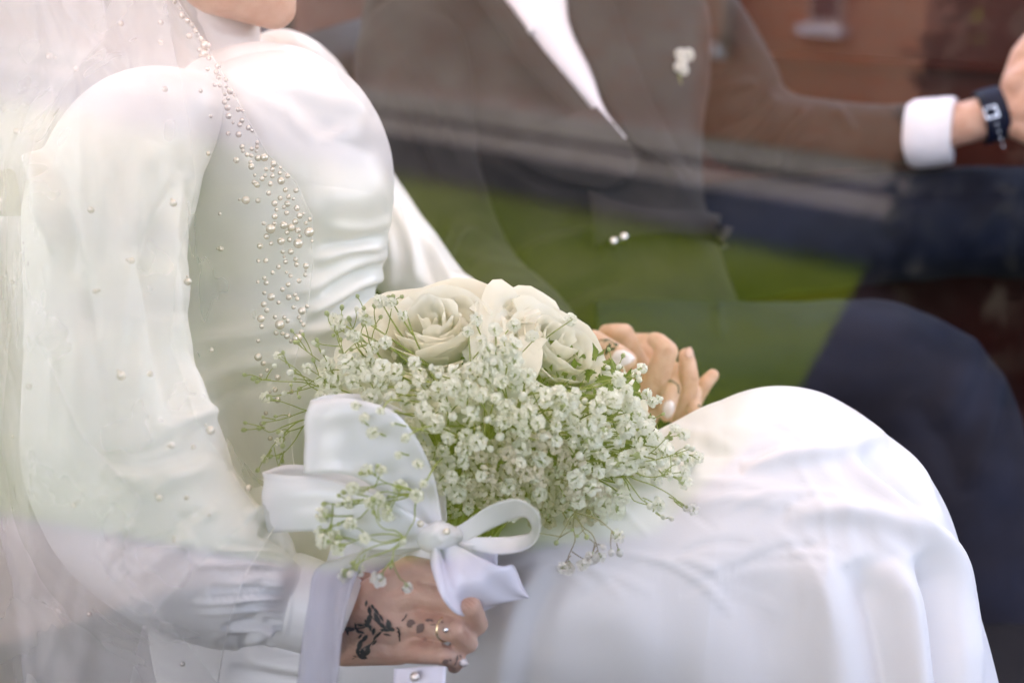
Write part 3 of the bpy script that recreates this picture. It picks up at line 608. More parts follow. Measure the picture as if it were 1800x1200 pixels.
# skirt over the lap and knees
sk_r = [([(1300, 822), (1400, 802), (1486, 790), (1560, 765)], 13, 0.008), ([(1486, 797), (1545, 862), (1610, 922), (1665, 985), (1695, 1090), (1720, 1320)], 14, 0.010), ([(1512, 790), (1560, 838), (1610, 880), (1640, 905)], 15, -0.010), ([(1380, 905), (1470, 898), (1560, 915), (1640, 968), (1668, 1060), (1690, 1340)], 20, 0.010),
        ([(1610, 975), (1640, 1030), (1655, 1120), (1675, 1340)], 17, -0.018), ([(1560, 985), (1595, 1060), (1610, 1180), (1625, 1340)], 24, 0.011), ([(1500, 985), (1530, 1060), (1555, 1180), (1575, 1340)], 28, -0.013), ([(1420, 960), (1455, 1060), (1475, 1200), (1480, 1360)], 40, 0.009),
        ([(1290, 1000), (1350, 1120), (1370, 1360)], 55, -0.006), ([(1060, 1030), (1120, 1130), (1150, 1360)], 60, 0.005), ([(960, 985), (910, 1060), (880, 1180), (870, 1350)], 24, 0.005), ([(1000, 985), (955, 1070), (930, 1200), (915, 1350)], 22, -0.005), ([(1220, 790), (1290, 800), (1370, 795)], 16, -0.003), ([(1240, 765), (1320, 752), (1420, 745)], 16, 0.003),
        ([(1180, 880), (1300, 868), (1400, 872)], 26, 0.003), ([(430, 1150), (500, 1165), (600, 1180)], 14, 0.008), ([(400, 1175), (480, 1195), (600, 1205)], 12, -0.006), ([(1570, 745), (1620, 830), (1672, 950)], 8, 0.003)]
rw = np.random.default_rng(41)
for _ in range(46):                   # small pulls and creases in the satin
    x_, y_ = rw.uniform(880, 1640), rw.uniform(740, 1060); a_ = rw.uniform(-0.35, 0.5) if x_ < 1400 else rw.uniform(0.7, 1.5); l_ = rw.uniform(50, 150)
    sk_r.append(([(x_ + l_ * t * math.cos(a_ + 0.2 * t), y_ + l_ * t * math.sin(a_ + 0.2 * t)) for t in (-1, -0.3, 0.3, 1)], rw.uniform(5, 11), rw.uniform(0.0006, 0.0018) * (1 if rw.random() < 0.6 else -1)))
loft('skirt', [(400, 1075, 1.20, 235, 0.17), (560, 1060, 1.19, 262, 0.19), (800, 1042, 1.18, 275, 0.19), (1000, 1036, 1.17, 256, 0.185), (1140, 1035, 1.168, 270, 0.18), (1230, 1040, 1.165, 335, 0.18), (1305, 1056, 1.16, 388, 0.175), (1380, 1094, 1.155, 362, 0.172), (1450, 1172, 1.15, 286, 0.17), (1500, 1270, 1.145, 252, 0.17), (1530, 1400, 1.14, 245, 0.17), (1545, 1600, 1.13, 255, 0.18), (1550, 1800, 1.13, 285, 0.2)],
     M['satin_skirt'], gown, sk_r, m=460, n=340, sup=2.2, noise_amp=0.0018, noise_f=9, seed=12)

# ================================================================== GROOM
groom = empty('person', tuple(K(-0.35, 1.2, 0.56)))
tag(groom, 'person in dark suit driving, one hand on the wheel, other hand held', 'person')
gc = chain([(1010, -480, 1.80, 120), (1030, -400, 1.78, 105), (1040, -330, 1.76, 60)]) + chain([(990, -330, 1.80, 65), (985, -200, 1.80, 62), (970, 100, 1.78, 120), (980, 480, 1.76, 120)])
gc += chain([(1095, -420, 1.73, 14), (1115, -390, 1.72, 13)])
gc += chain([(1100, 20, 1.84, 60), (1230, 100, 1.87, 52), (1345, 225, 1.86, 44), (1600, 238, 1.80, 38), (1700, 215, 1.775, 37), (1768, 196, 1.765, 38)])
for q in ([(1768, 192, 1.765, 34), (1805, 158, 1.75, 34)], [(1768, 196, 1.765, 34), (1815, 195, 1.74, 34)], [(1768, 200, 1.765, 34), (1812, 225, 1.745, 30)]): gc += chain(q)
gc += chain([(1790, 150, 1.75, 30), (1850, 100, 1.73, 24), (1890, 60, 1.72, 19), (1880, 30, 1.74, 16)]) + chain([(1810, 180, 1.74, 28), (1880, 150, 1.71, 22), (1920, 120, 1.72, 18), (1910, 90, 1.75, 16)])
gc += chain([(1810, 205, 1.74, 26), (1885, 190, 1.71, 21), (1925, 165, 1.72, 18), (1915, 135, 1.75, 16)]) + chain([(1808, 228, 1.745, 24), (1875, 225, 1.72, 19), (1915, 205, 1.73, 16), (1905, 180, 1.75, 14)])
gc += chain([(1785, 150, 1.76, 26), (1800, 100, 1.76, 24), (1835, 50, 1.76, 19)])
gc += chain([(800, 140, 1.70, 60), (800, 430, 1.62, 50), (920, 560, 1.45, 45), (1040, 640, 1.335, 40)])
# right hand laced with the bride's
gc += chain([(1040, 640, 1.335, 40), (1110, 640, 1.325, 40)]) + chain([(1060, 620, 1.33, 36), (1140, 618, 1.32, 33)]) + chain([(1080, 660, 1.325, 38), (1150, 680, 1.30, 28)]) + chain([(1100, 660, 1.325, 34), (1195, 725, 1.295, 20)]) + chain([(1140, 640, 1.32, 30), (1160, 680, 1.305, 26)])
gc += chain([(1050, 640, 1.34, 26), (1030, 604, 1.33, 18), (1018, 584, 1.325, 15.5), (1014, 577, 1.325, 13)])
gc += chain([(1118, 640, 1.29, 24), (1108, 615, 1.283, 20), (1097, 586, 1.275, 18), (1076, 583, 1.272, 15), (1065, 583, 1.274, 13.5)])
gc += chain([(1142, 700, 1.285, 26), (1158, 655, 1.268, 23), (1172, 618, 1.258, 20.5), (1158, 601, 1.262, 16), (1150, 597, 1.266, 14)])
gc += chain([(1194, 732, 1.285, 19), (1207, 695, 1.276, 18.5), (1212, 668, 1.270, 17.5), (1209, 640, 1.270, 16), (1206, 625, 1.272, 14)])
gc += chain([(1205, 730, 1.295, 18), (1228, 692, 1.292, 14), (1241, 672, 1.29, 13.5), (1253, 659, 1.29, 11.5)])
gbody = organic('body', gc, 0.0021, M['skin_g'], groom, 2, 0.5)
gb = bvh_of(gbody)
nail('fingernail', 1212, 620, -82, 10, 7.5, gb, M['nail_bare'], groom, 0.1)
cs_ = []
for st in ([(885, 640), (920, 665), (958, 680)], [(880, 665), (915, 690), (950, 705)], [(880, 690), (915, 715), (945, 730)], [(985, 385), (1020, 375), (1045, 400)], [(980, 400), (1015, 392), (1048, 420)], [(1225, 640), (1255, 655), (1285, 645)], [(1225, 655), (1255, 668), (1285, 660)], [(600, 365), (650, 385), (690, 380)], [(1170, 480), (1210, 490), (1245, 482)]):
    cs_ += strokepoly([cl(*p) for p in st], 0.55)
tag(decal('painted_crease', cs_, M['crease_b'], groom, gb, 0.0003), kind='stuff')
jk = empty('jacket', tuple(K(-0.35, 1.2, 0.56))); jk.parent = groom; jk.matrix_parent_inverse = groom.matrix_basis.inverted(); jk['label'] = 'dark wool suit jacket worn open over white shirt'
jr = [([(1000, 0), (1060, 130), (1180, 320), (1200, 360)], 14, 0.012), ([(880, 0), (980, 140), (1090, 260)], 12, 0.010), ([(660, 120), (760, 240), (800, 330)], 10, 0.012), ([(640, 70), (720, 180)], 8, -0.01), ([(1030, 350), (1060, 420), (1080, 470)], 14, 0.012),
      ([(780, 380), (830, 450), (840, 520)], 14, 0.012), ([(900, 470), (960, 430), (1080, 400)], 16, 0.012), ([(1100, 480), (1000, 520), (930, 560)], 14, -0.012), ([(860, 280), (960, 340), (1090, 350)], 14, 0.010)]
jbody = loft('jacket_body', [(985, -190, 1.80, 60, 0.05), (985, -130, 1.80, 190, 0.08), (965, -40, 1.79, 290, 0.11), (940, 100, 1.78, 312, 0.13), (930, 250, 1.77, 305, 0.135), (950, 400, 1.76, 292, 0.14), (985, 520, 1.74, 290, 0.15), (1010, 640, 1.72, 300, 0.16)], M['jacket'], jk, jr, m=180, n=120, noise_amp=0.006, noise_f=7, seed=21)
loft('jacket_sleeve', [(1120, -60, 1.83, 60, 0.05), (1165, 10, 1.84, 105, 0.07), (1235, 110, 1.87, 108, 0.075), (1310, 205, 1.87, 92, 0.065), (1380, 235, 1.855, 72, 0.055), (1470, 240, 1.835, 62, 0.048), (1560, 238, 1.815, 58, 0.044), (1612, 236, 1.80, 57, 0.044)], M['jacket'], jk,
     [([(1430, 190), (1390, 230), (1350, 300)], 8, 0.008), ([(1410, 195), (1375, 230), (1345, 270)], 7, -0.008), ([(1370, 170), (1340, 215), (1290, 260)], 9, 0.010), ([(1350, 165), (1310, 205), (1260, 230)], 8, -0.008), ([(1465, 185), (1490, 215), (1500, 235)], 9, 0.007), ([(1330, 150), (1300, 150), (1260, 165)], 10, 0.009), ([(1300, 90), (1270, 130), (1230, 160)], 12, -0.007), ([(1450, 240), (1400, 260), (1370, 310)], 9, 0.007)],
     m=160, n=80, noise_amp=0.004, noise_f=12, seed=23)
loft('jacket_sleeve', [(760, 20, 1.72, 60, 0.05), (735, 90, 1.70, 105, 0.07), (745, 230, 1.66, 95, 0.065), (775, 380, 1.62, 88, 0.062), (820, 480, 1.57, 86, 0.06), (890, 540, 1.49, 76, 0.05), (950, 580, 1.42, 64, 0.042), (1000, 612, 1.37, 56, 0.038)], M['jacket'], jk,
     [([(700, 90), (760, 190), (800, 300)], 9, 0.008), ([(690, 150), (740, 260), (770, 330)], 9, -0.008), ([(830, 400), (810, 470), (840, 520)], 10, 0.010), ([(790, 380), (770, 450), (800, 520)], 10, -0.009)], m=140, n=80, noise_amp=0.005, noise_f=11, seed=25)
g_, c_ = loft_grid([(985, -190, 1.80, 60, 0.05), (985, -130, 1.80, 190, 0.08), (965, -40, 1.79, 290, 0.11), (940, 100, 1.78, 312, 0.13), (930, 250, 1.77, 305, 0.135), (950, 400, 1.76, 292, 0.14), (985, 520, 1.74, 290, 0.15), (1010, 640, 1.72, 300, 0.16)], 180, 120)
jb = BVHTree.FromPolygons([Vector(p) for p in g_.reshape(-1, 3)], grid_faces(180, 120, True))
def patch(name, poly_top, poly_bot, rows, cols, m, parent, tree, lift, thick=0.004, dome=0.0):
    """cloth piece between two drawn edges laid on a body, with real thickness"""
    a = catmull(np.array(poly_top, float), rows); b = catmull(np.array(poly_bot, float), rows); g = []
    for i in range(rows):
        for j in range(cols):
            t = j / (cols - 1); x, y = a[i] * (1 - t) + b[i] * t; h, n = cast(x, y, tree)
            if h is None:
                h = P(x, y, pix(g[-1])[2] if g else 1.7); n = nrm(CAM - h)
            g.append(h + n * (lift + dome * math.sin(math.pi * t)))
    g = np.array(g).reshape(rows, cols, 3)
    for _ in range(4):
        k = g.copy(); k[1:-1, 1:-1] = (g[:-2, 1:-1] + g[2:, 1:-1] + g[1:-1, :-2] + g[1:-1, 2:] + g[1:-1, 1:-1]) / 5; g = k
    g = g.reshape(-1, 3); tc = nrm(CAM - g.mean(0)); N = rows * cols; b2 = g - tc * thick
    f = grid_faces(rows, cols) + [tuple(k + N for k in q[::-1]) for q in grid_faces(rows, cols)]
    edge = list(range(cols)) + [i * cols + cols - 1 for i in range(1, rows)] + [(rows - 1) * cols + j for j in range(cols - 2, -1, -1)] + [i * cols for i in range(rows - 2, 0, -1)]
    f += [(edge[k], edge[(k + 1) % len(edge)], edge[(k + 1) % len(edge)] + N, edge[k] + N) for k in range(len(edge))]
    return fix_normals(make(name, np.vstack([g, b2]), f, m, parent))
patch('shirt_front', [(840, -60), (885, 5), (945, 85), (1005, 160), (1060, 232), (1082, 254)], [(985, -60), (992, 10), (1000, 60), (1032, 130), (1056, 200), (1092, 250)], 60, 16, M['shirt'], groom, jb, 0.016, 0.006, 0.006)
patch('lapel', [(985, -60), (994, 10), (1003, 60), (1036, 130), (1094, 250), (1150, 300)], [(1060, -60), (1075, 40), (1100, 110), (1130, 190), (1180, 290), (1198, 330)], 40, 14, M['jacket'], jk, jb, 0.022, 0.006, 0.005)
patch('lapel', [(800, -60), (850, 20), (910, 110), (980, 190), (1050, 262), (1110, 290)], [(838, -60), (880, 5), (940, 86), (1000, 163), (1062, 238), (1112, 285)], 40, 10, M['jacket'], jk, jb, 0.022, 0.006, 0.005)
patch('jacket_front', [(880, 270), (980, 330), (1050, 352), (1085, 345)], [(1040, 200), (1075, 240), (1105, 290), (1095, 335)], 24, 16, M['jacket'], jk, jb, 0.024, 0.006, 0.012)
patch('pocket_flap', [(1030, 350), (1120, 380), (1215, 385), (1290, 400)], [(1040, 450), (1100, 430), (1180, 425), (1260, 450)], 16, 10, M['jacket'], jk, jb, 0.02, 0.006, 0.006)
for bx, by in ((933, 65),):
    h, n = cast(bx, by, jb); v_, f_ = tube_verts([h + n * k for k in (0.018, 0.023, 0.026)], 0.0055, 0.004, n=12); make('shirt_button', v_, f_, M['shirt'], groom)
for x_, y_ in ((1069, 443), (1085, 435)):
    h, n = cast(x_, y_, jb); v_, f_ = tube_verts([h + n * q for q in (0.022, 0.029, 0.032, 0.034)], 0.0065, 0.003, n=12); make('jacket_button', v_, f_, M['silver'], jk)
cuff = loft('shirt_cuff', [(1596, 237, 1.805, 53, 0.040), (1612, 236, 1.80, 60, 0.046), (1650, 232, 1.792, 60, 0.046), (1672, 229, 1.787, 59, 0.045), (1676, 229, 1.786, 54, 0.041)], M['shirt'], groom, m=40, n=60, noise_amp=0.001, noise_f=20)
tr = empty('trousers', tuple(K(-0.35, 1.2, 0.56))); tr.parent = groom; tr.matrix_parent_inverse = groom.matrix_basis.inverted(); tr['label'] = 'navy wool suit trousers'
loft('trouser_leg', [(1060, 470, 1.84, 105, 0.10), (1250, 430, 1.86, 104, 0.10), (1500, 402, 1.86, 100, 0.095), (1760, 388, 1.84, 98, 0.09), (1960, 420, 1.82, 100, 0.09), (2060, 560, 1.80, 95, 0.085), (2090, 900, 1.82, 85, 0.08)], M['trouser'], tr,
     [([(1350, 345), (1550, 320), (1800, 300)], 10, 0.006), ([(1460, 330), (1600, 335), (1800, 345)], 12, -0.006), ([(1790, 320), (1740, 380), (1700, 440)], 14, 0.007)], m=150, n=80, noise_amp=0.005, noise_f=7, seed=31)
loft('trouser_leg', [(1040, 640, 1.60, 118, 0.10), (1250, 645, 1.60, 116, 0.10), (1420, 648, 1.60, 117, 0.10), (1560, 660, 1.59, 124, 0.10), (1640, 720, 1.58, 130, 0.10), (1680, 840, 1.57, 122, 0.095), (1700, 1000, 1.58, 108, 0.09), (1712, 1250, 1.60, 95, 0.08)], M['trouser'], tr,
     [([(1500, 530), (1580, 535), (1660, 528)], 8, 0.004), ([(1630, 530), (1665, 522), (1690, 545)], 9, 0.014), ([(1265, 520), (1262, 570), (1268, 600)], 6, 0.006), ([(1720, 560), (1700, 650), (1640, 760)], 22, 0.008), ([(1760, 640), (1740, 740), (1700, 860)], 18, 0.008), ([(1600, 700), (1660, 780), (1690, 880)], 30, -0.01)], m=170, n=90, noise_amp=0.005, noise_f=7, seed=33)
# wristwatch
wt = empty('wristwatch', tuple(P(1745, 205, 1.77))); tag(wt, 'wristwatch with navy leather strap and silver buckle on the driving arm', 'wristwatch')
def band(name, px0, px1, w0, m, parent, lift=0.003):
    g, c = loft_grid([(*px0, w0, 0.035), ((px0[0] + px1[0]) / 2, (px0[1] + px1[1]) / 2, (px0[2] + px1[2]) / 2, w0 * 1.03, 0.036), (*px1, w0, 0.035)], 9, 48)
    gi = c[:, None] + (g - c[:, None]) * 0.93
    v = np.vstack([g.reshape(-1, 3), gi.reshape(-1, 3)]); n = 9 * 48; f = grid_faces(9, 48, True) + [tuple(k + n for k in q[::-1]) for q in grid_faces(9, 48, True)]
    for r in (0, 8):
        f += [(r * 48 + j, r * 48 + (j + 1) % 48, n + r * 48 + (j + 1) % 48, n + r * 48 + j) for j in range(48)]
    return fix_normals(make(name, v, f, m, parent))
band('strap', (1722, 209, 1.773), (1764, 197, 1.768), 47, M['strap'], wt)
bq = MB()
bc = P(1741, 198, 1.7280); bx_, by_ = nrm(P(1756, 192, 1.735) - P(1730, 200, 1.735)), nrm(P(1752, 225, 1.735) - P(1741, 196, 1.735)); bn = nrm(np.cross(bx_, by_))
if bn @ (CAM - bc) < 0: bn = -bn
fnb = lambda a, b, c: bc + bx_ * a + by_ * b + bn * c
for a, b in (((-0.008, -0.007, 0), (0.008, -0.0055, 0.003)), ((-0.008, 0.0055, 0), (0.008, 0.007, 0.003)), ((-0.008, -0.0055, 0), (-0.0065, 0.0055, 0.003)), ((0.0065, -0.0055, 0), (0.008, 0.0055, 0.003))): bq.box(fnb, a, b)
bq.build('buckle', M['silver'], wt)
hp = MB()
for k in range(4): hp.add(*tube_verts([fnb(0.002, 0.016 + 0.009 * k, -0.002 - 0.0022 * k), fnb(0.002, 0.016 + 0.009 * k, 0.0012 - 0.0022 * k)], 0.0008, n=8))
hp.build('strap_stitch', M['silver'], wt)
wf_c = bc - bn * 0.066; v_, f_ = tube_verts([wf_c - bn * k for k in (0, 0.004, 0.009)], 0.019, 0.0165, n=28); make('watch_case', v_, f_, M['silver'], wt)

# ================================================================== BOUQUET
bq0 = P(775, 945, 0.945)
bouquet = empty('bouquet', tuple(bq0)); tag(bouquet, 'bouquet of cream roses and white gypsophila tied with white satin ribbon', 'bouquet')
BX, BY, BD, BA, BB, BT = 865, 745, 1.055, 350, 245, 0.115
def bdepth(x, y, k=0.0):
    r = 1 - ((x - BX) / BA) ** 2 - ((y - BY) / BB) ** 2
    return BD - BT * np.sqrt(np.clip(r, 0, 1)) + k
# ---- roses: every petal its own piece
def petal_mesh(name, w, h, span, curl, seed, tipp=0.25):
    r = np.random.default_rng(seed); nu, nv = 9, 8; g = np.zeros((nv, nu, 3)); ph = r.uniform(0, 6)
    for i in range(nv):
        t = i / (nv - 1)
        for j in range(nu):
            u = -1 + 2 * j / (nu - 1)
            ww = math.sin(math.pi * (0.14 + 0.50 * t)) ** 0.8
            ang = u * span * ww
            ht = h * (t - 0.07 * u * u * t + tipp * 0.12 * t * math.exp(-(u / 0.3) ** 2))
            rad = w * (0.30 + 0.78 * math.sin(min(t, 0.85) * 1.75)) + curl * max(0, t - 0.62) ** 1.6 * 3.0 * (0.75 + 0.35 * abs(u))
            rad += 0.05 * w * math.sin(4 * u + ph) * t
            g[i, j] = (rad * math.cos(ang), rad * math.sin(ang), ht - curl * max(0, t - 0.72) ** 1.5 * 3.2 + 0.03 * h * math.sin(5 * u + ph) * t * t)
    v = g.reshape(-1, 3); N = len(v); nn = grid_normals(g, False).reshape(-1, 3) * 0.00035
    f = grid_faces(nv, nu) + [tuple(k + N for k in q[::-1]) for q in grid_faces(nv, nu)]
    return mesh(name, np.vstack([v + nn, v - nn]), f)
def rose(c, axis, R, seed, layers, label):
    r = np.random.default_rng(seed); z = Vector(nrm(axis)); q = z.to_track_quat('Z', 'Y').to_matrix().to_4x4()
    root = empty('rose', tuple(c)); root.parent = bouquet; root.matrix_parent_inverse = bouquet.matrix_basis.inverted(); root['label'] = label
    meshes = {}
    k = 0
    for li in range(layers):
        t = li / (layers - 1); cnt = 3 + int(5 * t + 0.5)
        w = R * (0.08 + 0.84 * t ** 0.9); h = R * (0.96 - 0.16 * t); curl = R * (0.05 + 0.50 * t * t)
        for j in range(cnt):
            me = petal_mesh('petal', w, h * r.uniform(0.86, 1.08), 1.15 - 0.35 * t, curl * r.uniform(0.7, 1.25), seed * 100 + li * 10 + j, r.uniform(-0.5, 0.1)); me.materials.append(M['petal'])
            o = bpy.data.objects.new('petal', me); COL.objects.link(o); o.parent = root
            a = 2 * math.pi * (j / cnt) + li * 2.4 + r.uniform(-0.12, 0.12)
            mw = Matrix.Translation(Vector(c)) @ q @ Matrix.Rotation(a, 4, 'Z') @ Matrix.Rotation(r.uniform(-0.10, 0.14) + 0.10 * t, 4, 'Y') @ Matrix.Rotation(r.uniform(-0.09, 0.09), 4, 'X') @ Matrix.Translation((0, 0, -R * (0.42 + 0.1 * t)))
            o.matrix_parent_inverse = (bouquet.matrix_basis @ root.matrix_parent_inverse @ root.matrix_basis).inverted() if False else Matrix.Translation(Vector(c)).inverted()
            o.matrix_basis = mw
    return root
RS = []
def put_rose(x, y, d, ax, R, seed, layers, label):
    c = P(x, y, d); a = cR * ax[0] + cU * ax[1] - cF * ax[2]
    RS.append(rose(c, a, R, seed, layers, label))
put_rose(765, 604, 1.035, (-0.12, 0.80, 0.62), 0.060, 11, 10, 'large cream rose with peach tinged layered petals at the left')
put_rose(895, 583, 1.07, (0.25, 0.88, 0.40), 0.050, 13, 9, 'cream rose at the top with a pointed upright petal')
put_rose(965, 630, 1.05, (0.60, 0.62, 0.58), 0.052, 17, 10, 'cream rose leaning to the right beside the clasped hands')
put_rose(1095, 745, 1.09, (0.85, 0.15, 0.55), 0.036, 19, 6, 'small half hidden cream rose at the right end')
put_rose(650, 625, 1.07, (-0.7, 0.5, 0.5), 0.034, 23, 6, 'small half hidden cream rose at the left end')

# ---- gypsophila
def blossom_mesh(seed, n=13, bud=False):
    r = np.random.default_rng(seed); V, F, MI = [], [], []
    if not bud:
        for i in range(n):
            z = 1 - 1.55 * (i + 0.5) / n; a = i * 2.39996 + r.uniform(-.3, .3); s = math.sqrt(max(0, 1 - z * z))
            d = np.array([s * math.cos(a), s * math.sin(a), z]); e = nrm(np.cross(d, [0.3, 0.5, 0.8])); t = np.cross(d, e); w = r.uniform(0.42, 0.62); L = r.uniform(0.85, 1.1)
            b = len(V); tl = r.uniform(-0.5, 0.5)
            e2 = e * math.cos(tl) + t * math.sin(tl); t2 = np.cross(d, e2)
            V += [d * 0.25, d * 0.72 * L + e2 * w + t2 * 0.12, d * 1.0 * L + e2 * w * 0.45 - t2 * 0.16, d * 1.04 * L - e2 * w * 0.4 + t2 * 0.14, d * 0.74 * L - e2 * w - t2 * 0.1, d * 0.86 * L + t2 * 0.30]
            F += [(b, b + 1, b + 5), (b + 1, b + 2, b + 5), (b + 2, b + 3, b + 5), (b + 3, b + 4, b + 5), (b + 4, b, b + 5)]; MI += [0] * 5
    else:
        b = 0
        for i, (zz, rr) in enumerate(((-0.6, 0.45), (0.0, 0.8), (0.6, 0.62))):
            for j in range(6): V.append(np.array([rr * math.cos(j * 1.047 + i * .5), rr * math.sin(j * 1.047 + i * .5), zz]))
        F += grid_faces(3, 6, True); V.append(np.array([0, 0, 1.05])); F += [(12 + j, 12 + (j + 1) % 6, 18) for j in range(6)]; MI += [0] * len(F)
    b = len(V)                        # green calyx
    for zz, rr in ((-1.0, 0.12), (-0.55, 0.42), (-0.1, 0.52)):
        for j in range(5): V.append(np.array([rr * math.cos(j * 1.2566), rr * math.sin(j * 1.2566), zz]))
    g = grid_faces(3, 5, True, b); F += g; MI += [1] * len(g)
    return mesh('blossom', V, F, smooth=bud, mi=MI)
BM = []
for k in range(5):
    me = blossom_mesh(50 + k); me.materials.append(M['blossom']); me.materials.append(M['bud']); BM.append(me)
BMP = []
for k in range(3):
    me = blossom_mesh(60 + k); me.materials.append(M['blossom_pink']); me.materials.append(M['stem_dry']); BMP.append(me)
BUD = blossom_mesh(70, bud=True); BUD.materials.append(M['bud']); BUD.materials.append(M['stem'])
BUDW = blossom_mesh(71, bud=True); BUDW.materials.append(M['blossom']); BUDW.materials.append(M['bud'])
def inpoly(x, y, poly):
    c = False; n = len(poly)
    for i in range(n):
        x1, y1 = poly[i]; x2, y2 = poly[i - 1]
        if (y1 > y) != (y2 > y) and x < (x2 - x1) * (y - y1) / (y2 - y1 + 1e-9) + x1: c = not c
    return c
rr_ = np.random.default_rng(99)
DENSE = [(565, 640), (640, 632), (700, 655), (830, 640), (870, 575), (905, 600), (940, 680), (1040, 705), (1085, 662), (1105, 690), (1130, 735), (1165, 770), (1205, 800), (1170, 840), (1110, 850), (1075, 915), (990, 915), (890, 905), (800, 905), (765, 850), (735, 780), (690, 715), (620, 690), (545, 705)]
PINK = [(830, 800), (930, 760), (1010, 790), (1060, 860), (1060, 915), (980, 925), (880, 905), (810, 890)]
spots = []
def scatter(n, poly, mind, kmin, kmax, kind, tries=40000):
    x0, y0 = np.min(poly, 0); x1, y1 = np.max(poly, 0); got = 0
    for _ in range(tries):
        if got >= n: break
        x, y = rr_.uniform(x0, x1), rr_.uniform(y0, y1)
        if not inpoly(x, y, poly): continue
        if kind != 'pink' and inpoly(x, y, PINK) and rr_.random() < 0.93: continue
        k = rr_.uniform(kmin, kmax)
        if any(s[4] == kind and (s[0] - x) ** 2 + (s[1] - y) ** 2 < mind ** 2 for s in spots): continue
        spots.append((x, y, bdepth(x, y, k), rr_.uniform(11, 20) if kind in ('front', 'pink') else rr_.uniform(9, 15), kind)); got += 1
scatter(140, DENSE, 22, -0.018, 0.0, 'front')
scatter(85, DENSE, 19, 0.006, 0.024, 'mid')
scatter(120, DENSE, 14, 0.03, 0.065, 'back')
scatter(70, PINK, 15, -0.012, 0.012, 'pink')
# blossoms lying over the lower edge of the roses
for (x, y) in [(850, 600), (838, 560), (870, 640), (852, 625), (905, 575), (930, 590), (826, 582), (680, 600), (705, 555), (655, 610), (725, 640), (760, 650), (640, 660), (600, 570), (690, 530), (672, 528), (1010, 690), (960, 690), (985, 700), (1060, 690), (1090, 662), (1118, 705), (1000, 565), (640, 560), (630, 590)]:
    spots.append((x + rr_.uniform(-4, 4), y + rr_.uniform(-4, 4), bdepth(x, y, -0.012) if y > 590 else 0.985, rr_.uniform(9, 14), 'front'))
for (x, y) in [(624, 713), (668, 722), (655, 760), (690, 745), (712, 770), (700, 800), (735, 815), (640, 735), (745, 850)]: spots.append((x, y, 0.885, rr_.uniform(8, 13), 'front'))
stem_mb, dry_mb, back_mb = MB(), MB(), MB()
root_pt = P(790, 960, 0.97)
def place(me, name, p, d, s, parent=bouquet):
    o = bpy.data.objects.new(name, me); COL.objects.link(o); o.parent = parent; o.matrix_parent_inverse = parent.matrix_basis.inverted()
    o.matrix_basis = Matrix.Translation(Vector(p)) @ Vector(d).to_track_quat('Z', 'Y').to_matrix().to_4x4() @ Matrix.Rotation(rr_.uniform(0, 6), 4, 'Z') @ Matrix.Scale(s, 4)
    return o
def addstem(mbx, a, b, sag, r0=0.0007, r1=0.0004):
    m_ = (a + b) / 2 + sag; q = catmull(np.array([a, a * 0.5 + m_ * 0.5, m_ * 0.5 + b * 0.5 + sag * 0.15, b]), 8); mbx.add(*tube_verts(q, r0, r1, n=4, close=False))
bcen = P(BX, BY + 30, BD + 0.02)
n_obj = 0
for (x, y, d, r, kind) in spots:
    p = P(x, y, d); out = nrm(p - bcen) * 0.8 + nrm(CAM - p) * 0.35 + rr_.normal(size=3) * 0.45; out = nrm(out); s = r * d / FPX
    if kind in ('front', 'mid', 'pink') and n_obj < 300 + 60:
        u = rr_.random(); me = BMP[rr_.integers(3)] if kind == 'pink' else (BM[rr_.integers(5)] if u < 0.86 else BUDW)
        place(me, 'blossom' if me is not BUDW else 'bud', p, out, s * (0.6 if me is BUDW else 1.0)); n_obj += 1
    else:
        me = BM[rr_.integers(5)]; co = np.array([v.co for v in me.vertices]); rot = np.array(Vector(out).to_track_quat('Z', 'Y').to_matrix())
        back_mb.add(co @ rot.T * s + p, [tuple(q.vertices) for q in me.polygons])
    mid = bcen + (p - bcen) * rr_.uniform(0.25, 0.5) + rr_.normal(size=3) * 0.012
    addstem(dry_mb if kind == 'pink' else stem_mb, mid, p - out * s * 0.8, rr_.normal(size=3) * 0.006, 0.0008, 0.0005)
    if rr_.random() < 0.45: addstem(dry_mb if kind == 'pink' else stem_mb, root_pt + rr_.normal(size=3) * np.array([0.012, 0.012, 0.008]), mid, rr_.normal(size=3) * 0.008, 0.0013, 0.0009)
tag(back_mb.build('blossom_mass', [M['blossom']], bouquet), kind='stuff')
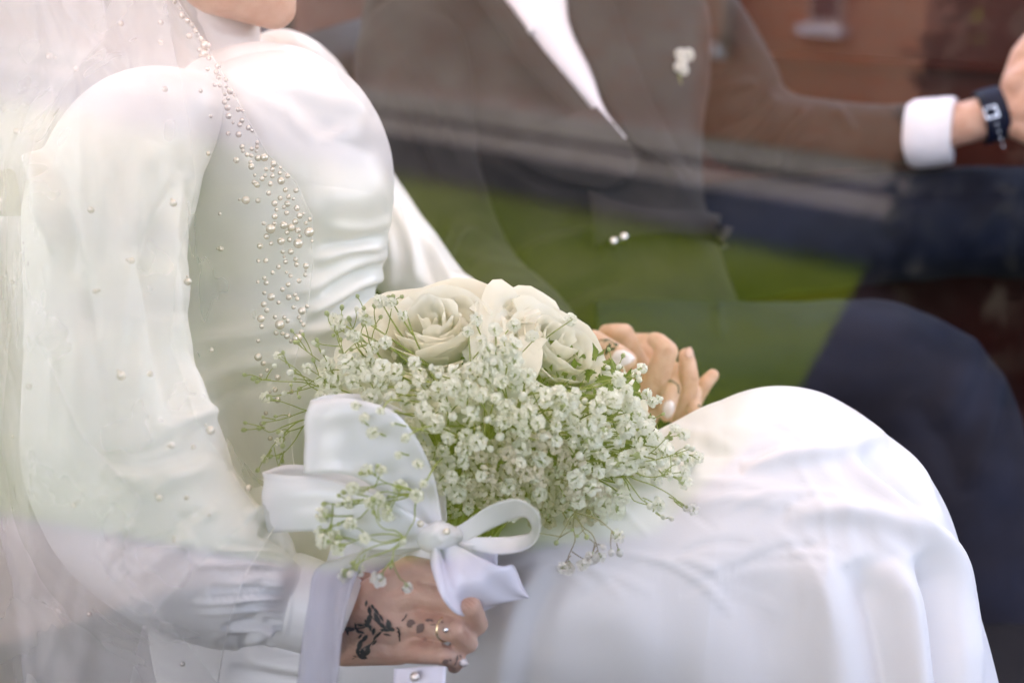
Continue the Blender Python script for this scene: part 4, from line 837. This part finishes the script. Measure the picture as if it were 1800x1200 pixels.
# loose twigs: every branch reaches past the dense head
def twig(a, tips, d0, d1, budp, rad, m_=stem_mb, sub=True):
    A = np.array(a, float)
    for (x, y) in tips:
        T = np.array((x, y), float); perp = np.array([-(T - A)[1], (T - A)[0]]) * rr_.uniform(-0.16, 0.16); Mx = A * 0.45 + T * 0.55 + perp; dm = (d0 + d1) / 2
        p0, p1, p2 = P(*A, d0), P(*Mx, dm), P(*T, d1); m_.add(*tube_verts(catmull(np.array([p0, p0 * .5 + p1 * .5 + rr_.normal(size=3) * .0015, p1, p1 * .4 + p2 * .6 + rr_.normal(size=3) * .0012, p2]), 12), 0.00055, 0.0003, n=5, close=False))
        ends = [(p1, p2)]
        if sub:
            for k in range(rr_.integers(2, 4)):
                t = rr_.uniform(0.45, 0.9); base = p1 * (1 - t) + p2 * t; e = base + nrm((p2 - p1) + rr_.normal(size=3) * 0.75 * np.linalg.norm(p2 - p1)) * rr_.uniform(0.006, 0.017)
                addstem(m_, base, e, rr_.normal(size=3) * 0.001, 0.00045, 0.0003); ends.append((base, e))
        for b0, e in ends:
            dr = nrm(e - b0); me, s = (BUD, 0.0021) if rr_.random() < budp else ((BUDW, 0.0028) if rr_.random() < 0.4 else (BM[rr_.integers(5)], 0.0042 * rad)); 
            place(me, 'bud' if me in (BUD, BUDW) else 'blossom', e + dr * s * 0.9, dr, s * rr_.uniform(0.8, 1.2))
twig((640, 700), [(450, 666), (468, 742), (475, 700), (505, 690), (492, 630), (522, 604), (560, 610), (545, 650), (590, 580), (600, 620), (520, 655)], 1.03, 0.985, 0.72, 0.9)
twig((545, 735), [(470, 800), (492, 800), (460, 752), (498, 760)], 1.0, 0.975, 0.75, 0.8)
twig((650, 640), [(590, 570), (615, 565), (640, 545), (668, 560), (690, 525), (628, 600), (655, 600)], 1.03, 0.99, 0.55, 0.9)
twig((770, 775), [(735, 865)], 0.955, 0.90, 0.0, 1.0, sub=False)
twig((735, 865), [(575, 885), (600, 918), (625, 880), (655, 832), (640, 862), (690, 872)], 0.90, 0.895, 0.3, 1.1)
twig((733, 868), [(712, 945)], 0.90, 0.892, 0.3, 0.8, sub=False)
twig((712, 945), [(605, 958), (612, 1000), (640, 945), (660, 905), (688, 990), (625, 985)], 0.892, 0.888, 0.3, 1.1)
twig((1080, 820), [(1200, 890), (1160, 905), (1140, 885), (1195, 830), (1210, 790), (1180, 760)], 0.99, 0.962, 0.25, 1.1)
twig((1010, 900), [(1052, 970), (1000, 988), (1080, 936), (1030, 940), (980, 950)], 0.965, 0.945, 0.3, 1.1, dry_mb)
twig((1100, 760), [(1215, 800), (1175, 770), (1140, 735)], 1.06, 1.03, 0.3, 1.0)
twig((1060, 700), [(1110, 660), (1085, 650), (1130, 690)], 1.05, 1.04, 0.3, 1.0)
# green leaves and stems that fill the head
def fn(r, n):
    d = nrm(r.normal(size=(n, 3))); rad = r.uniform(0.2, 1, (n, 1)) ** 0.4
    loc = d * rad * np.array([BA * 0.80, BB * 0.72, 1.0]); q = np.array([P(BX + l[0], BY + 5 + l[1], BD + 0.015 + l[2] * 0.072) for l in loc]); return q
v_, f_ = leaf_cloud(5200, fn, 0.0055, 77); tag(make('filler_leaf', v_, f_, M['leaf'], bouquet, smooth=False), kind='stuff')
tag(stem_mb.build('stem_tangle', M['stem'], bouquet, smooth=True), kind='stuff'); tag(dry_mb.build('dry_stem_tangle', M['stem_dry'], bouquet, smooth=True), kind='stuff')
for k in range(7):                    # thick flower stems gathered below the head
    a = P(800 + rr_.uniform(-30, 70), 880, 0.985 + rr_.uniform(0, 0.03)); b = P(748 + rr_.uniform(-8, 16), 1060, 0.958 + rr_.uniform(0, 0.01)); v_, f_ = tube_verts([a * (1 - t) + b * t for t in np.linspace(0, 1, 6)], 0.0028, n=8); make('stem', v_, f_, M['stem'], bouquet)

# ---- ribbons
def ribbon(name, pts, widths, m, parent=bouquet, n=60, cols=9, thick=0.0004, wave=0.0, cup=0.0, seed=0):
    """strip: pts = centreline (px,py,d); widths = half-width vectors (dx px, dy px, dd m)"""
    c = np.array([P(*p) for p in pts]); e = np.array([P(p[0] + w[0], p[1] + w[1], p[2] + w[2]) - P(*p) for p, w in zip(pts, widths)])
    q = catmull(np.column_stack([c, e]), n); c, e = q[:, :3], q[:, 3:]; T = nrm(np.gradient(c, axis=0)); N = nrm(np.cross(T, e)); u = np.linspace(-1, 1, cols)
    g = c[:, None] + e[:, None] * u[None, :, None] + N[:, None] * (cup * (u ** 2)[None, :, None])
    if wave:
        r = np.random.default_rng(seed); ph = r.uniform(0, 6); t = np.linspace(0, 1, n)
        g = g + N[:, None] * (wave * (np.sin(u[None] * 3.2 + t[:, None] * 5 + ph) + 0.5 * np.sin(u[None] * 6 + ph + t[:, None] * 9)))[:, :, None]
    v = g.reshape(-1, 3); nn = grid_normals(g, False).reshape(-1, 3) * thick / 2; K_ = len(v); fs = grid_faces(n, cols)
    edge = list(range(cols)) + [i * cols + cols - 1 for i in range(1, n)] + [(n - 1) * cols + j for j in range(cols - 2, -1, -1)] + [i * cols for i in range(n - 2, 0, -1)]
    f = fs + [tuple(k + K_ for k in q_[::-1]) for q_ in fs] + [(edge[k], edge[(k + 1) % len(edge)], edge[(k + 1) % len(edge)] + K_, edge[k] + K_) for k in range(len(edge))]
    return fix_normals(make(name, np.vstack([v + nn, v - nn]), f, m, parent))
knot = (768, 940, 0.925)
# big upper loop: leaves the knot behind, rolls over at the left, comes back in front
ribbon('ribbon_loop', [(770, 935, 0.945), (738, 870, 0.965), (700, 800, 0.97), (640, 758, 0.965), (575, 755, 0.945), (538, 765, 0.915), (549, 768, 0.898), (605, 766, 0.892), (668, 786, 0.900), (718, 848, 0.915), (766, 938, 0.924)],
       [(-16, 22, 0), (-40, 45, 0), (-35, 60, 0), (-10, 62, 0), (-4, 62, 0), (-6, 62, 0), (-7, 64, 0), (-9, 66, 0), (-30, 58, 0), (-38, 30, 0), (-14, 10, 0)], M['ribbon'], n=110, cols=15, thick=0.00025, wave=0.0011, seed=1)
# lower left loop
ribbon('ribbon_loop', [(766, 942, 0.94), (690, 925, 0.95), (600, 885, 0.952), (520, 868, 0.945), (470, 880, 0.925), (466, 884, 0.918), (500, 885, 0.905), (580, 890, 0.898), (670, 925, 0.902), (764, 945, 0.92)],
       [(-4, 16, 0), (-14, 44, 0), (-12, 52, 0), (4, 52, 0), (6, 52, 0), (6, 52, 0), (8, 50, 0), (-6, 46, 0), (-20, 40, 0), (-4, 14, 0)], M['ribbon'], n=100, cols=13, wave=0.0012, seed=2)
# narrow right loop
ribbon('ribbon_loop', [(772, 945, 0.925), (815, 935, 0.915), (870, 905, 0.905), (915, 893, 0.90), (940, 912, 0.905), (935, 945, 0.915), (890, 958, 0.92), (830, 955, 0.922), (774, 948, 0.925)],
       [(2, 9, 0), (5, 14, .0), (8, 17, .004), (3, 15, .012), (-8, 6, .016), (-4, -10, .012), (2, -15, .004), (2, -12, 0), (2, -8, 0)], M['ribbon'], n=90, cols=9, seed=3)
# knot and wrap
def spiral_knot():
    mbk = MB()
    return loft('ribbon_knot', [(752, 948, 0.925, 8, 0.004), (757, 946, 0.922, 22, 0.012), (772, 942, 0.918, 26, 0.015), (788, 942, 0.920, 20, 0.012), (794, 942, 0.924, 7, 0.004)], M['ribbon'], bouquet, [([(755, 930), (772, 945), (790, 955)], 4, 0.0016), ([(760, 955), (775, 940), (785, 925)], 4, -0.0014)], m=40, n=40, noise_amp=0.001, noise_f=60)
spiral_knot()
ribbon('ribbon_wrap', [(768, 948, 0.92), (785, 985, 0.905), (822, 1025, 0.902), (870, 1040, 0.915), (925, 1046, 0.93)], [(10, -6, 0.002), (26, -20, 0.008), (42, -34, 0.010), (36, -44, 0.004), (4, -4, 0)], M['ribbon'], n=60, cols=17, wave=0.0035, seed=6)
ribbon('ribbon_wrap', [(772, 946, 0.925), (812, 975, 0.918), (850, 985, 0.925), (862, 1000, 0.935)], [(6, -6, 0), (14, -20, .004), (14, -24, .006), (8, -20, .004)], M['ribbon'], n=40, cols=11, wave=0.003, seed=8)
ribbon('ribbon_wrap', [(760, 948, 0.93), (745, 985, 0.935), (722, 1030, 0.95), (700, 1075, 0.975)], [(14, 4, 0), (34, 12, .004), (46, 16, .006), (46, 18, .006)], M['ribbon'], n=40, cols=13, wave=0.002, seed=9)
# tails
ribbon('ribbon_tail', [(764, 945, 0.93), (700, 950, 0.925), (640, 960, 0.915), (596, 1000, 0.902), (577, 1060, 0.892), (566, 1130, 0.885), (554, 1230, 0.88), (546, 1320, 0.88)], [(-4, 14, 0), (-8, 26, 0), (-34, 22, 0), (-40, 2, 0), (-34, -2, 0), (-34, -2, .002), (-36, 0, 0), (-36, 0, 0)], M['organza'], n=90, cols=13, wave=0.0022, seed=10)
ribbon('ribbon_tail', [(660, 930, 0.96), (640, 990, 0.965), (615, 1040, 0.97)], [(-70, 10, 0), (-72, 14, 0), (-60, 14, 0)], M['ribbon'], n=30, cols=13, wave=0.002, seed=12)
ribbon('ribbon_tail', [(738, 1172, 0.905), (736, 1215, 0.90), (730, 1290, 0.90)], [(-46, 2, 0), (-46, 1, 0), (-46, 0, 0)], M['ribbon'], n=30, cols=13, wave=0.0008, seed=13)
def sphere(name, c, r, m, parent, me_cache={}):
    if 's' not in me_cache:
        bm = bmesh.new(); bmesh.ops.create_uvsphere(bm, u_segments=16, v_segments=10, radius=1.0); me = bpy.data.meshes.new('pearl'); bm.to_mesh(me); bm.free()
        me.polygons.foreach_set('use_smooth', [True] * len(me.polygons)); me.materials.append(M['pearl']); me_cache['s'] = me
    o = bpy.data.objects.new(name, me_cache['s']); COL.objects.link(o); o.parent = parent
    top = parent.parent
    o.matrix_parent_inverse = parent.matrix_basis.inverted() if top is None else (top.matrix_basis @ parent.matrix_parent_inverse @ parent.matrix_basis).inverted()
    o.matrix_basis = Matrix.Translation(Vector(c)) @ Matrix.Scale(r, 4); return o
sphere('pearl_pin', P(729, 1189, 0.897), 0.0033, M['pearl'], bouquet); sphere('pearl_pin', P(739, 920, 0.905), 0.0024, M['pearl'], bouquet); sphere('pearl_pin', P(785, 934, 0.905), 0.0024, M['pearl'], bouquet)

# ---- boutonniere on the groom's lapel
jall = bvh_many([o for o in jk.children if o.type == 'MESH'])
h, n = cast(1192, 110, jall)
if h is None: h, n = P(1192, 110, 1.66), nrm(CAM - P(1192, 110, 1.66))
bt = empty('boutonniere', tuple(h)); tag(bt, 'tiny cream flower boutonniere pinned on the dark lapel', 'boutonniere')
for (x, y, r) in [(1188, 98, 10), (1203, 96, 9), (1192, 112, 12), (1186, 122, 9), (1196, 128, 9), (1207, 104, 7)]:
    hh, nn_ = cast(x, y, jall); hh = hh if hh is not None else h; nn_ = nn_ if nn_ is not None else n
    place(BM[rr_.integers(5)], 'blossom', hh + nn_ * 0.006, nn_ + rr_.normal(size=3) * 0.3, r * 1.7 / FPX, bt)
v_, f_ = tube_verts([P(1196, 150, pix(h)[2] - 0.004), P(1192, 110, pix(h)[2] - 0.004)], 0.0016, n=6); make('stem', v_, f_, M['stem'], bt)

# ================================================================== VEIL
cover = bvh_many([o for o in gown.children if o.type == 'MESH'] + [bbody])
veil = empty('veil', tuple(K(-0.4, 0.44, 1.2))); veil.parent = bride; veil.matrix_parent_inverse = bride.matrix_basis.inverted(); veil['label'] = 'sheer white tulle veil scattered with pearls'
def drape(name, right, left, y0, y1, rows, cols, lift, amp, seed, fall, m_=None, cover=cover):
    """tulle sheet laid over what it covers: taut over the arm, hanging free past it"""
    ys = np.linspace(y0, y1, rows); R_ = np.interp(ys, [p[1] for p in right], [p[0] for p in right]); L_ = np.interp(ys, [p[1] for p in left], [p[0] for p in left])
    X = L_[:, None] + (R_ - L_)[:, None] * np.linspace(0, 1, cols)[None]; Y = np.repeat(ys[:, None], cols, 1); D = np.full(X.shape, np.nan)
    for i in range(rows):
        for j in range(cols):
            h, n = cast(X[i, j], Y[i, j], cover)
            if h is not None: D[i, j] = pix(h)[2]
    far = np.nanmax(D) if np.isfinite(D).any() else 1.2
    D = np.where(np.isnan(D), fall, np.minimum(D, fall))
    D0 = D.copy()
    for _ in range(60):
        k = np.pad(D, 1, mode='edge'); D = (k[:-2, 1:-1] + k[2:, 1:-1] + k[1:-1, :-2] + k[1:-1, 2:]) / 4; D = np.minimum(D, D0)
    D = D - lift
    r = np.random.default_rng(seed); U = np.linspace(0, 1, cols)[None]; V = np.linspace(0, 1, rows)[:, None]
    F = np.zeros(X.shape)
    for k in range(16):
        c = r.uniform(-0.1, 1.1); sl = r.uniform(-0.35, 0.35); w = r.uniform(0.012, 0.04) if k > 4 else 0.006; pos = c + sl * (V - 0.3) + 0.05 * np.sin(V * r.uniform(2, 6) + r.uniform(0, 6)); F += r.uniform(0.4, 1) * (1 if k > 4 else 0.5) * np.exp(-((U - pos) / w) ** 2)
    D = D - amp * F
    g = np.array([[P(X[i, j], Y[i, j], D[i, j]) for j in range(cols)] for i in range(rows)])
    return g, make(name, g.reshape(-1, 3), grid_faces(rows, cols), m_ or M['tulle'], veil)
edgeR = [(300, -160), (312, 0), (350, 60), (392, 130), (432, 205), (470, 270), (520, 320), (548, 380), (550, 470), (538, 560), (518, 640), (508, 740), (520, 850), (480, 930), (430, 1010), (400, 1100), (360, 1330)]
g1, v1 = drape('veil_layer', edgeR, [(-260, -160), (-260, 1330)], -160, 1330, 150, 160, 0.012, 0.004, 3, 1.16)
g2, v2 = drape('veil_layer', [(270, -160), (300, 60), (330, 200), (345, 330), (310, 480), (300, 600), (345, 740), (420, 850), (455, 900), (330, 1010), (250, 1100), (200, 1330)], [(-260, -160), (-260, 1330)], -160, 1330, 130, 130, 0.019, 0.004, 5, 1.10, cover=bvh_many([o for o in gown.children if o.type == 'MESH'] + [bbody, v1]))
g3, v3 = drape('veil_layer', [(150, -160), (190, 60), (120, 140), (60, 240), (30, 400), (70, 600), (140, 760), (250, 880), (190, 980), (330, 1130), (480, 1330)], [(-260, -160), (-260, 1330)], -160, 1330, 120, 100, 0.019, 0.004, 9, 1.05, cover=bvh_many([o for o in gown.children if o.type == 'MESH'] + [bbody, v1, v2]))
M['tulle_dense'] = sheer('gathered_tulle', (0.90, 0.89, 0.90), 0.80)
g4, v4 = drape('veil_layer', [(330, 380), (300, 600), (360, 800), (420, 1000), (440, 1330)], [(-300, 380), (-300, 1330)], 380, 1330, 110, 110, -0.075, 0.016, 15, 1.02, M['tulle_dense'], cover=BVHTree.FromPolygons([Vector(P(-900, -900, 1.02)), Vector(P(-900, 2600, 1.02)), Vector(P(2600, -900, 1.02))], [(0, 1, 2)]))
g5, v5 = drape('veil_layer', [(320, -260), (335, 0), (372, 70), (400, 150), (395, 220), (350, 300), (330, 420)], [(-300, -260), (-300, 420)], -260, 420, 90, 110, -0.0, 0.014, 19, 1.185, M['tulle_dense'], cover=BVHTree.FromPolygons([Vector(P(-900, -900, 1.185)), Vector(P(-900, 2600, 1.185)), Vector(P(2600, -900, 1.185))], [(0, 1, 2)]))
for g_ in (g1,):
    v_, f_ = tube_verts(g_[:, -1], 0.0004, n=5); make('hem', v_, f_, M['satin'], veil)
# pearls
vt = bvh_many([v1])
pearls = [(87, 99, 6.5), (97, 102, 3), (134, 121, 5), (213, 42, 5.5), (283, 40, 5), (283, 75, 5.5), (290, 157, 5.5), (28, 230, 5.5), (69, 299, 5.5), (3, 352, 5), (160, 369, 6.5), (305, 357, 7), (302, 350, 2.5), (231, 458, 6.5), (223, 456, 3), (167, 512, 5), (174, 510, 3), (330, 495, 7.5), (329, 486, 2.5),
          (388, 437, 5.5), (382, 437, 2.5), (386, 376, 3.5), (366, 270, 4.5), (415, 282, 6), (401, 235, 4.5), (22, 496, 4), (51, 679, 6), (213, 660, 9), (208, 651, 3), (264, 657, 6), (372, 615, 4.5), (370, 756, 8.5), (362, 747, 3), (302, 783, 6), (296, 783, 3), (340, 785, 5.5), (22, 767, 3.5), (130, 887, 6), (136, 880, 2.5), (280, 875, 6.5), (274, 868, 3), (328, 874, 5),
          (368, 905, 3), (437, 857, 6.5), (306, 950, 3.5), (306, 944, 3), (190, 1015, 3.5), (157, 1079, 5), (237, 1078, 3.5), (238, 1073, 3), (321, 1166, 5), (353, 160, 4), (371, 205, 3.5), (432, 352, 8), (421, 351, 3), (452, 325, 6), (475, 770, 5)]
def band_c(y): return np.interp(y, [0, 60, 120, 200, 280, 340, 420, 500, 560, 620, 760], [318, 356, 392, 432, 482, 505, 512, 508, 505, 492, 488])
def band_w(y): return np.interp(y, [0, 60, 150, 250, 340, 450, 560, 640, 760], [14, 25, 34, 46, 58, 56, 56, 44, 28])
pr_ = np.random.default_rng(5); tries = 0; bandp = []
while len(bandp) < 242 and tries < 20000:
    tries += 1; y = pr_.uniform(0, 600) if pr_.random() < 0.96 else pr_.uniform(600, 780); x = band_c(y) + pr_.uniform(-1, 1) * band_w(y); r = pr_.choice([3.2, 4.2, 5.0, 6.0, 7.5, 9.5], p=[.12, .26, .25, .18, .12, .07])
    if all((x - a) ** 2 + (y - b) ** 2 > (0.78 * (r + c)) ** 2 for a, b, c in bandp): bandp.append((x, y, r))
for (x, y, r) in pearls + bandp:
    r *= 0.93
    h, n = cast(x, y, vt)
    if h is None: continue
    n = n if n @ (CAM - h) > 0 else -n; d = pix(h)[2]; s = r * d / FPX
    sphere('pearl', h + nrm(CAM - h) * s * 0.7, s, M['pearl'], veil)
